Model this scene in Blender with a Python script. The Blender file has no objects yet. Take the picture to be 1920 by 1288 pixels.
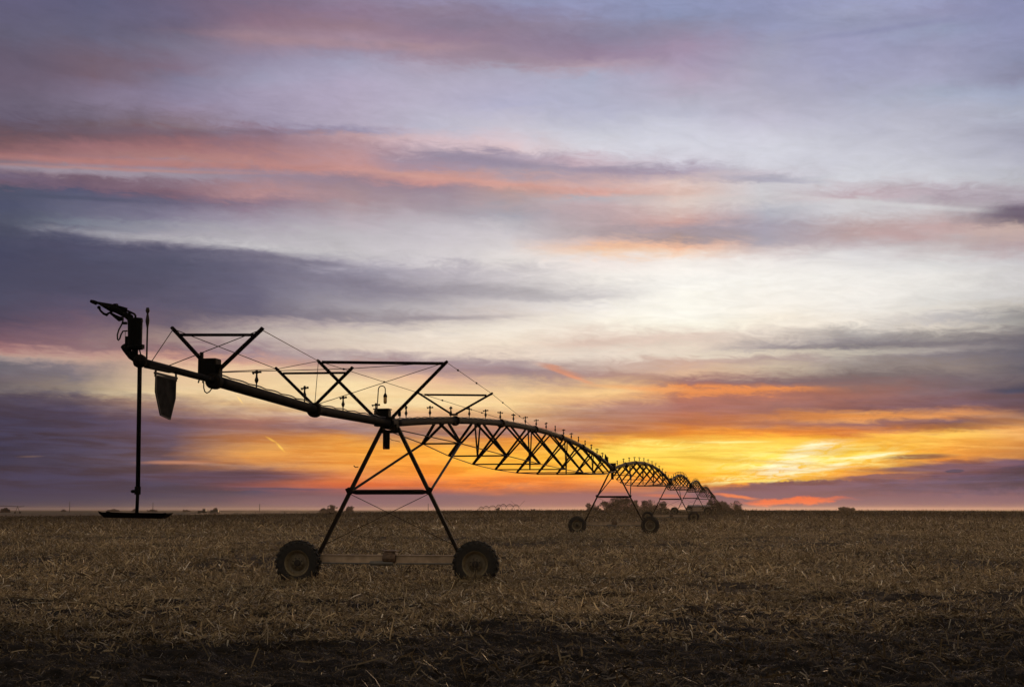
import bpy, bmesh, math, random
import numpy as np
from mathutils import Vector, Matrix

random.seed(7)
rng = np.random.default_rng(11)
SC = bpy.context.scene
COL = SC.collection
R = math.radians

# ------------------------------------------------------------------ camera
FPX, CX, CY, HY = 2667.0, 960.0, 644.0, 955.0
PITCH = math.atan((HY - CY) / FPX)
CAMZ = 1.96
cam_d = bpy.data.cameras.new('camera')
cam = bpy.data.objects.new('camera', cam_d)
COL.objects.link(cam)
cam_d.sensor_width = 36.0
cam_d.lens = 36.0 * FPX / 1920.0
cam_d.clip_start = 0.1
cam_d.clip_end = 40000
cam.location = (0, 0, CAMZ)
cam.rotation_euler = (R(90) + PITCH, 0, 0)
SC.camera = cam
SC.render.resolution_x, SC.render.resolution_y = 1024, 686

def ray(px, py):
    xr, yr = (px - CX) / FPX, (CY - py) / FPX
    c, s = math.cos(PITCH), math.sin(PITCH)
    return Vector((xr, c - yr * s, s + yr * c))

def P(px, py, Y):
    d = ray(px, py)
    return Vector((0, 0, CAMZ)) + d * (Y / d.y)

def AE(px, py):
    d = ray(px, py).normalized()
    return math.degrees(math.atan2(d.x, d.y)), math.degrees(math.asin(d.z))

# ------------------------------------------------------------------ terrain
def sstep(a, b, x):
    t = np.clip((np.asarray(x, float) - a) / (b - a), 0, 1)
    return t * t * (3 - 2 * t)

_GY = [-1e5, 42, 60, 94, 150, 206, 262, 290]
_GG = [0, 0, .07, .23, .38, .72, .90, 1.0]
def terrain(X, Y):
    X = np.asarray(X, float); Y = np.asarray(Y, float)
    u = np.clip(X / np.maximum(Y, 20.0), -.45, .45)
    zc = np.interp(u, [-.45, -.36, -.25, -.15, -.07, 0, .1, .2, .3, .45],
                   [.40, .45, .62, .95, 1.38, 1.62, 1.62, 1.58, 1.5, 1.4])
    g = np.interp(Y, _GY, _GG)
    front = zc * g
    fall = sstep(286, 410, Y)
    plain = np.interp(Y, [410, 760, 1100, 2000, 8000, 20000], [-3.2, -.6, -.35, -.5, -1.6, -3.0])
    return front * (1 - fall) + plain * fall

def _hash(ix, iy, seed):
    n = (ix.astype(np.int64) * 374761393 + iy.astype(np.int64) * 668265263 + seed * 1442695041) & 0x7fffffff
    n = ((n ^ (n >> 13)) * 1274126177) & 0x7fffffff
    n = n ^ (n >> 16)
    return (n & 0xffff) / 65535.0

def vnoise(x, y, seed):
    x0, y0 = np.floor(x), np.floor(y)
    fx, fy = x - x0, y - y0
    fx = fx * fx * (3 - 2 * fx); fy = fy * fy * (3 - 2 * fy)
    a, b = _hash(x0, y0, seed), _hash(x0 + 1, y0, seed)
    c, d = _hash(x0, y0 + 1, seed), _hash(x0 + 1, y0 + 1, seed)
    return (a * (1 - fx) + b * fx) * (1 - fy) + (c * (1 - fx) + d * fx) * fy

def clods(X, Y):
    r = np.hypot(X, Y)
    far = 1 - sstep(60, 200, r)
    return ((vnoise(X * .55, Y * .55, 1) - .5) * .10 + (vnoise(X * 1.7, Y * 1.7, 2) - .5) * .13 * (.4 + .6 * far)
            + (vnoise(X * 4.3, Y * 4.3, 3) - .5) * .085 * far + (vnoise(X * 9.1, Y * 9.1, 4) - .5) * .055 * far)

def gz(x, y):
    return float(terrain(x, y))

# ------------------------------------------------------------------ materials
def srgb(h):
    h = h.lstrip('#')
    o = []
    for i in (0, 2, 4):
        v = int(h[i:i + 2], 16) / 255.0
        o.append(v / 12.92 if v <= .04045 else ((v + .055) / 1.055) ** 2.4)
    return (o[0], o[1], o[2], 1.0)

def material(name, col, rough=.6, metal=0.0, vary=.35, scale=6.0, col2=None, bump=0.0, spec=.5):
    m = bpy.data.materials.new(name)
    m.use_nodes = True
    nt = m.node_tree
    b = nt.nodes['Principled BSDF']
    b.inputs['Roughness'].default_value = rough
    b.inputs['Metallic'].default_value = metal
    b.inputs['Specular IOR Level'].default_value = spec
    tc = nt.nodes.new('ShaderNodeTexCoord')
    n = nt.nodes.new('ShaderNodeTexNoise')
    n.inputs['Scale'].default_value = scale
    n.inputs['Detail'].default_value = 6
    nt.links.new(tc.outputs['Object'], n.inputs['Vector'])
    rp = nt.nodes.new('ShaderNodeValToRGB')
    c2 = col2 if col2 else tuple(c * (1 - vary) for c in col)
    rp.color_ramp.elements[0].color = (*c2, 1); rp.color_ramp.elements[0].position = .32
    rp.color_ramp.elements[1].color = (*col, 1); rp.color_ramp.elements[1].position = .66
    nt.links.new(n.outputs['Fac'], rp.inputs['Fac'])
    nt.links.new(rp.outputs['Color'], b.inputs['Base Color'])
    if bump:
        bp = nt.nodes.new('ShaderNodeBump')
        bp.inputs['Strength'].default_value = bump
        bp.inputs['Distance'].default_value = .02
        nt.links.new(n.outputs['Fac'], bp.inputs['Height'])
        nt.links.new(bp.outputs['Normal'], b.inputs['Normal'])
    return m

M = {}
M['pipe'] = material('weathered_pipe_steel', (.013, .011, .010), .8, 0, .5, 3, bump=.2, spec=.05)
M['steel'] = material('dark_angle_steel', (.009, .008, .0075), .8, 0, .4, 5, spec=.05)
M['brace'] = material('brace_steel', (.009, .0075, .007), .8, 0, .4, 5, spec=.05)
M['beam'] = material('lit_galvanized_beam', (.50, .37, .25), .5, .1, .5, 4, (.30, .215, .14))  # paler than the upper steel: light on the lower parts put into colour
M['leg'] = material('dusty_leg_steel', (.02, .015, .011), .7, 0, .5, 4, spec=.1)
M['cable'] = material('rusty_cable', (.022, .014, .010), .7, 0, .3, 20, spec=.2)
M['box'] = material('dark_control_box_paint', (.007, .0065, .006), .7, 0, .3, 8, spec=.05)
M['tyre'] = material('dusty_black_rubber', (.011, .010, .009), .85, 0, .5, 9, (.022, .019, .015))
M['rim'] = material('faded_tan_wheel_paint', (.24, .195, .11), .3, .25, .4, 9, (.14, .10, .055))
M['disc'] = material('dark_wheel_disc_paint', (.13, .105, .06), .5, .1, .4, 9, (.07, .05, .028))  # the rim's tan in a darker tone
M['hub'] = material('dark_rusty_hub', (.016, .010, .006), .7, 0, .4, 14)
M['gear'] = material('rusty_gearbox', (.16, .10, .06), .6, .2, .6, 14)
M['shaft'] = material('grey_motor_housing', (.16, .15, .13), .5, .2, .3, 10)
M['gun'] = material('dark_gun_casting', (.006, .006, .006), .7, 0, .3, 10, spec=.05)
M['rubber'] = material('hose_rubber', (.012, .012, .012), .6, 0, .2, 10)
M['brass'] = material('sprinkler_brass', (.025, .019, .014), .6, 0, .4, 10, spec=.25)
M['flap'] = material('dirty_flap_sheet', (.026, .023, .020), .9, 0, .5, 7, (.005, .005, .005), spec=.1)
M['flapframe'] = material('flap_frame', (.03, .02, .016), .7, 0, .3, 8)
M['glass'] = material('amber_lamp_glass', (.5, .27, .06), .2, 0, .2, 8)
M['red'] = material('red_plug', (.35, .03, .02), .5, 0, .2, 8)
M['bark'] = material('bare_bark', (.045, .032, .028), .9, 0, .4, 2)
M['twig'] = material('bare_twigs', (.05, .034, .03), .9, 0, .3, 2)
M['pole'] = material('pole_wood', (.04, .032, .028), .9, 0, .3, 2)
M['roof'] = material('shed_roof_metal', (.07, .045, .04), .6, 0, .3, 2)
M['shedwall'] = material('pale_shed_wall', (.20, .16, .15), .7, 0, .2, 1)
M['tractor'] = material('tractor_paint', (.03, .035, .03), .5, 0, .3, 2)
M['far_steel'] = material('far_machine_steel', (.035, .028, .027), .6, .3, .3, 2)

# ------------------------------------------------------------------ mesh builder
class MB:
    def __init__(self):
        self.v = []; self.f = []
    def add(self, vs, fs):
        o = len(self.v)
        self.v.extend([tuple(v) for v in vs])
        self.f.extend([tuple(i + o for i in f) for f in fs])
        return self
    def box(self, c, s, rot=None):
        c = Vector(c); h = [x / 2 for x in s]
        pts = []
        for z in (-1, 1):
            for x, y in ((-1, -1), (1, -1), (1, 1), (-1, 1)):
                p = Vector((x * h[0], y * h[1], z * h[2]))
                if rot is not None: p = rot @ p
                pts.append(c + p)
        return self.add(pts, [(3, 2, 1, 0), (4, 5, 6, 7), (0, 1, 5, 4), (1, 2, 6, 5), (2, 3, 7, 6), (3, 0, 4, 7)])
    def cbox(self, c, s, ch=.02):
        # box with chamfered vertical edges and a slightly smaller top edge
        c = Vector(c); hx, hy, hz = s[0] / 2, s[1] / 2, s[2] / 2
        def ringpts(x, y, k, z):
            return [(-x + k, -y, z), (x - k, -y, z), (x, -y + k, z), (x, y - k, z), (x - k, y, z), (-x + k, y, z), (-x, y - k, z), (-x, -y + k, z)]
        rings = [ringpts(hx - ch, hy - ch, ch, -hz), ringpts(hx, hy, ch, -hz + ch), ringpts(hx, hy, ch, hz - ch), ringpts(hx - ch, hy - ch, ch, hz)]
        vs = [c + Vector(p) for r_ in rings for p in r_]
        fs = [tuple(range(7, -1, -1)), tuple(range(24, 32))]
        for k in range(3):
            for i in range(8):
                j = (i + 1) % 8
                fs.append((k * 8 + i, k * 8 + j, (k + 1) * 8 + j, (k + 1) * 8 + i))
        return self.add(vs, fs)
    def tube(self, pts, r, n=8, closed_ends=True):
        pts = [Vector(p) for p in pts]
        rs = r if isinstance(r, (list, tuple)) else [r] * len(pts)
        rings = []
        up0 = None
        for i, p in enumerate(pts):
            if i == 0: d = pts[1] - p
            elif i == len(pts) - 1: d = p - pts[i - 1]
            else: d = (pts[i + 1] - p).normalized() + (p - pts[i - 1]).normalized()
            d = d.normalized() if d.length > 1e-9 else Vector((0, 0, 1))
            if up0 is None:
                up0 = Vector((0, 0, 1)) if abs(d.z) < .9 else Vector((0, 1, 0))
            x = up0 - d * up0.dot(d)
            if x.length < 1e-4:
                x = Vector((1, 0, 0)) - d * d.x
            x.normalize(); y = d.cross(x)
            up0 = x
            rings.append([p + (x * math.cos(t) + y * math.sin(t)) * rs[i] for t in [(k + .5) * 2 * math.pi / n for k in range(n)]])
        vs = [v for rg in rings for v in rg]
        fs = []
        for i in range(len(pts) - 1):
            for k in range(n):
                j = (k + 1) % n
                fs.append((i * n + k, i * n + j, (i + 1) * n + j, (i + 1) * n + k))
        if closed_ends:
            fs.append(tuple(range(n - 1, -1, -1)))
            fs.append(tuple((len(pts) - 1) * n + k for k in range(n)))
        return self.add(vs, fs)
    def bar(self, p0, p1, w, taper=0):
        p0, p1 = Vector(p0), Vector(p1)
        if taper:
            a = p0.lerp(p1, .07); b = p0.lerp(p1, .93)
            return self.tube([p0, a, b, p1], [w * .35, w * .7, w * .7, w * .35], 8)
        return self.tube([p0, p1], w * .7071, 4)
    def lathe(self, prof, axis='z', c=(0, 0, 0), n=16, close=False, cap=True):
        c = Vector(c)
        vs = []
        for (r, h) in prof:
            for k in range(n):
                t = 2 * math.pi * k / n
                a, b = r * math.cos(t), r * math.sin(t)
                q = {'z': (a, b, h), 'y': (a, h, b), 'x': (h, a, b)}[axis]
                vs.append(c + Vector(q))
        fs = []
        m = len(prof)
        for i in range(m - 1 + (1 if close else 0)):
            i2 = (i + 1) % m
            for k in range(n):
                j = (k + 1) % n
                fs.append((i * n + k, i * n + j, i2 * n + j, i2 * n + k))
        if not close and cap:
            fs.append(tuple(range(n - 1, -1, -1))); fs.append(tuple((m - 1) * n + k for k in range(n)))
        return self.add(vs, fs)
    def prism(self, outline, thick, mat4):
        # outline in local (x, z); thickness along local y; placed by mat4
        n = len(outline)
        vs = [mat4 @ Vector((x, -thick / 2, z)) for x, z in outline] + [mat4 @ Vector((x, thick / 2, z)) for x, z in outline]
        fs = [tuple(range(n)), tuple(range(2 * n - 1, n - 1, -1))]
        for i in range(n):
            j = (i + 1) % n
            fs.append((i, i + n, j + n, j))
        return self.add(vs, fs)
    def build(self, name, mat, parent=None, smooth=False):
        me = bpy.data.meshes.new(name)
        me.from_pydata(self.v, [], self.f)
        bm = bmesh.new(); bm.from_mesh(me)
        bmesh.ops.recalc_face_normals(bm, faces=bm.faces)
        bm.to_mesh(me); bm.free()
        if smooth:
            for p in me.polygons: p.use_smooth = True
        me.materials.append(mat)
        o = bpy.data.objects.new(name, me)
        COL.objects.link(o)
        if parent is not None:
            o.parent = parent
        return o

def empty(name, loc=(0, 0, 0), label=None, cat=None, group=None):
    o = bpy.data.objects.new(name, None)
    o.empty_display_size = .5
    COL.objects.link(o)
    o.location = loc
    tag(o, label, cat, group)
    return o

def tag(o, label=None, cat=None, group=None, kind=None):
    if label: o['label'] = label
    if cat: o['category'] = cat
    if group: o['group'] = group
    if kind: o['kind'] = kind
    return o

# ------------------------------------------------------------------ sky
def build_world():
    w = bpy.data.worlds.new('World'); SC.world = w
    w.use_nodes = True
    nt = w.node_tree
    N, L = nt.nodes, nt.links
    for n in list(N): N.remove(n)
    out = N.new('ShaderNodeOutputWorld'); bg = N.new('ShaderNodeBackground')
    L.new(bg.outputs[0], out.inputs['Surface'])

    def math_(op, a, b=None, c=None, clamp=False):
        n = N.new('ShaderNodeMath'); n.operation = op; n.use_clamp = clamp
        for i, x in enumerate((a, b, c)):
            if x is None: continue
            if isinstance(x, (int, float)): n.inputs[i].default_value = x
            else: L.new(x, n.inputs[i])
        return n.outputs[0]
    def mixc(f, a, b, mode='MIX'):
        n = N.new('ShaderNodeMix'); n.data_type = 'RGBA'; n.blend_type = mode
        n.clamp_factor = True
        if isinstance(f, (int, float)): n.inputs[0].default_value = f
        else: L.new(f, n.inputs[0])
        for s, x in ((6, a), (7, b)):
            if isinstance(x, tuple): n.inputs[s].default_value = x
            else: L.new(x, n.inputs[s])
        return n.outputs[2]
    def smooth(x, a, b):
        n = N.new('ShaderNodeMapRange'); n.interpolation_type = 'SMOOTHSTEP'
        L.new(x, n.inputs['Value'])
        n.inputs['From Min'].default_value = a; n.inputs['From Max'].default_value = b
        n.inputs['To Min'].default_value = 0; n.inputs['To Max'].default_value = 1
        return n.outputs[0]
    def lin(x, a, b):
        n = N.new('ShaderNodeMapRange'); n.interpolation_type = 'LINEAR'
        L.new(x, n.inputs['Value'])
        n.inputs['From Min'].default_value = a; n.inputs['From Max'].default_value = b
        n.inputs['To Min'].default_value = 0; n.inputs['To Max'].default_value = 1
        return n.outputs[0]
    def vec(x, y, z=0.0):
        n = N.new('ShaderNodeCombineXYZ')
        for i, v in enumerate((x, y, z)):
            if isinstance(v, (int, float)): n.inputs[i].default_value = v
            else: L.new(v, n.inputs[i])
        return n.outputs[0]
    def noise(v, scale, detail=5, rough=.55, dist=0.0):
        n = N.new('ShaderNodeTexNoise'); n.noise_dimensions = '3D'
        n.inputs['Scale'].default_value = scale; n.inputs['Detail'].default_value = detail
        n.inputs['Roughness'].default_value = rough; n.inputs['Distortion'].default_value = dist
        L.new(v, n.inputs['Vector'])
        return n.outputs['Fac']

    tc = N.new('ShaderNodeTexCoord')
    sp = N.new('ShaderNodeSeparateXYZ'); L.new(tc.outputs['Generated'], sp.inputs[0])
    x, y, z = sp.outputs
    az = math_('MULTIPLY', math_('ARCTAN2', x, y), 57.29578)
    el = math_('MULTIPLY', math_('ARCSINE', z), 57.29578)
    # cloud-sheet coordinate: streaks get thinner towards the horizon
    elp = math_('MAXIMUM', math_('ADD', el, 4.0), .4)
    lw = math_('MULTIPLY', math_('LOGARITHM', elp, 2.71828), 9.0)
    shear = math_('ADD', lw, math_('MULTIPLY', az, .035))
    v1 = vec(math_('MULTIPLY', az, .10), shear, 1.7)
    v2 = vec(math_('MULTIPLY', az, .16), shear, 9.1)
    v3 = vec(math_('MULTIPLY', az, .42), math_('SUBTRACT', lw, math_('MULTIPLY', az, .12)), 4.4)
    n1 = noise(v1, .55, 6, .6, .4)
    n2 = noise(v2, 1.9, 6, .65, .6)
    n3 = noise(v3, .5, 5, .6, .8)
    n4 = noise(v2, 6.0, 4, .6, .3)
    nlow = noise(vec(math_('MULTIPLY', az, .3), math_('MULTIPLY', el, 1.2), 2.2), 1.6, 6, .62, .3)
    ncum = noise(vec(math_('MULTIPLY', az, 1.1), math_('MULTIPLY', el, 1.6), 6.6), 1.3, 6, .66)
    nstr = noise(vec(math_('MULTIPLY', az, .16), math_('MULTIPLY', math_('ADD', el, math_('MULTIPLY', az, .02)), 2.0), 3.3), 1.5, 7, .62, .5)
    nfine = noise(vec(math_('MULTIPLY', az, .55), math_('MULTIPLY', math_('SUBTRACT', el, math_('MULTIPLY', az, .10)), 2.6), 8.8), 2.2, 7, .66, .8)
    nrip = noise(vec(math_('MULTIPLY', az, .5), math_('MULTIPLY', math_('ADD', el, math_('MULTIPLY', az, .05)), 1.9), 5.5), 1.5, 8, .7, 1.0)
    hscale = math_('ADD', .25, math_('MULTIPLY', smooth(el, .3, 7.0), .75))   # less wobble near the horizon
    wob = math_('ADD', math_('MULTIPLY', math_('SUBTRACT', n1, .5), .62), math_('MULTIPLY', math_('SUBTRACT', n2, .5), .80))
    wob = math_('ADD', wob, math_('MULTIPLY', math_('SUBTRACT', n3, .5), .40))
    wob = math_('ADD', wob, math_('MULTIPLY', math_('SUBTRACT', nrip, .5), .85))
    low = smooth(el, 4.2, 1.6)
    wob = math_('MULTIPLY', wob, hscale)
    wob = math_('ADD', wob, math_('MULTIPLY', math_('MULTIPLY', math_('SUBTRACT', nlow, .5), .42), math_('MULTIPLY', low, smooth(el, .05, .7))))
    V = math_('ADD', el, wob)
    U = math_('ADD', az, math_('ADD', math_('MULTIPLY', math_('SUBTRACT', n3, .5), 3.6), math_('MULTIPLY', math_('SUBTRACT', n1, .5), 2.0)))

    VMAX, VMIN = 21.5, -1.0
    t = lin(V, VMIN, VMAX)
    col = None; prev_u = None
    for px, stops in SKY:
        pts = sorted([((AE(px, yy)[1] - VMIN) / (VMAX - VMIN), c) for yy, c in stops])
        def ramp_of(pts):
            rp = N.new('ShaderNodeValToRGB'); L.new(t, rp.inputs[0])
            cr = rp.color_ramp; cr.interpolation = 'LINEAR'
            cr.elements[0].position = pts[0][0]; cr.elements[0].color = srgb(pts[0][1])
            cr.elements[1].position = pts[-1][0]; cr.elements[1].color = srgb(pts[-1][1])
            for p_, c_ in pts[1:-1]:
                e = cr.elements.new(p_); e.color = srgb(c_)
            return rp.outputs[0]
        if len(pts) > 31:
            h = len(pts) // 2
            cur = mixc(math_('GREATER_THAN', t, pts[h][0]), ramp_of(pts[:h + 1]), ramp_of(pts[h:]))
        else:
            cur = ramp_of(pts)
        u0 = AE(px, 500)[0]
        if col is None: col = cur
        else: col = mixc(lin(U, prev_u, u0), col, cur)
        prev_u = u0

    # single clouds and streaks: an ellipse in the sky with a ragged edge
    def cloud(col, px0, py0, px1, py1, thick, c, strength=1.0, edge=.5, rag=.5, nz=None, brk=None):
        a0, e0 = AE(px0, py0); a1, e1 = AE(px1, py1)
        ca, ce = (a0 + a1) / 2, (e0 + e1) / 2
        dx, dy = a1 - a0, e1 - e0
        half = math.hypot(dx, dy) / 2; th = math.atan2(dy, dx)
        T = thick * .0205 / 2
        du = math_('SUBTRACT', az, ca); dv = math_('SUBTRACT', el, ce)
        a = math_('ADD', math_('MULTIPLY', du, math.cos(th) / half), math_('MULTIPLY', dv, math.sin(th) / half))
        b = math_('ADD', math_('MULTIPLY', du, -math.sin(th) / T), math_('MULTIPLY', dv, math.cos(th) / T))
        if rag:
            b = math_('ADD', b, math_('MULTIPLY', math_('SUBTRACT', n2 if nz is None else nz, .5), rag * 4))
        d = math_('SQRT', math_('ADD', math_('MULTIPLY', a, a), math_('MULTIPLY', b, b)))
        if rag:
            d = math_('ADD', d, math_('MULTIPLY', math_('SUBTRACT', n4, .5), rag))
        f = smooth(d, 1.0 + edge * .3, 1.0 - edge)
        if brk is not None: f = math_('MULTIPLY', f, smooth(nfine, brk[0], brk[1]))
        if strength != 1.0: f = math_('MULTIPLY', f, strength)
        return mixc(f, col, srgb(c))
    for args in CLOUDS:
        kw = args[-1] if isinstance(args[-1], dict) else {}
        a = args[:-1] if kw else args
        if kw.pop('low', False): kw['nz'] = nlow
        if kw.pop('cum', False): kw['nz'] = ncum
        col = cloud(col, *a, **kw)

    # fine brightness streaks of thin cloud
    f1 = math_('SUBTRACT', noise(v2, 3.2, 6, .68, .7), .5)
    f2 = math_('SUBTRACT', noise(v3, 1.4, 6, .62, .9), .5)
    amt = math_('ADD', 1.0, math_('MULTIPLY', math_('ADD', math_('MULTIPLY', f1, .30), math_('MULTIPLY', math_('SUBTRACT', nrip, .5), .20)), smooth(el, -.3, 3.0)))
    cm = N.new('ShaderNodeVectorMath'); cm.operation = 'SCALE'
    L.new(col, cm.inputs[0]); L.new(amt, cm.inputs['Scale'])
    col = cm.outputs[0]

    hs = N.new('ShaderNodeHueSaturation'); L.new(col, hs.inputs['Color']); hs.inputs['Saturation'].default_value = .88
    col = mixc(smooth(el, 5.0, 8.0), col, hs.outputs[0])
    lowk = math_('MULTIPLY', smooth(el, 5.5, 2.6), smooth(el, .2, 1.3))
    tint = mixc(smooth(nstr, .36, .64), (.90, .74, .60, 1), (1.07, 1.10, 1.16, 1))
    col = mixc(lowk, col, mixc(1.0, col, tint, 'MULTIPLY'))
    # away from the sunset: clear dusk sky
    st = N.new('ShaderNodeTexSky'); st.sky_type = 'NISHITA'; st.sun_disc = False
    st.sun_elevation = R(SUN_EL); st.sun_rotation = R(SUN_AZ)
    skyv = N.new('ShaderNodeVectorMath'); skyv.operation = 'SCALE'
    L.new(st.outputs[0], skyv.inputs[0]); skyv.inputs['Scale'].default_value = SKY_K
    absaz = math_('ABSOLUTE', math_('SUBTRACT', az, 3.0))
    east = mixc(.8, skyv.outputs[0], srgb(EAST))
    col = mixc(smooth(absaz, 26, 75), col, east)
    col = mixc(smooth(el, 22, 48), col, east)
    L.new(col, bg.inputs['Color'])
    bg.inputs['Strength'].default_value = 1.0
    w.cycles.sampling_method = 'MANUAL'
    w.cycles.sample_map_resolution = 1024

SUN_EL, SUN_AZ, SKY_K, EAST = 1.6, 11.4, .06, 'aea091'

def col_(s):
    return [(int(a), b) for a, b in (q.split(':') for q in s.split())]

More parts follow.
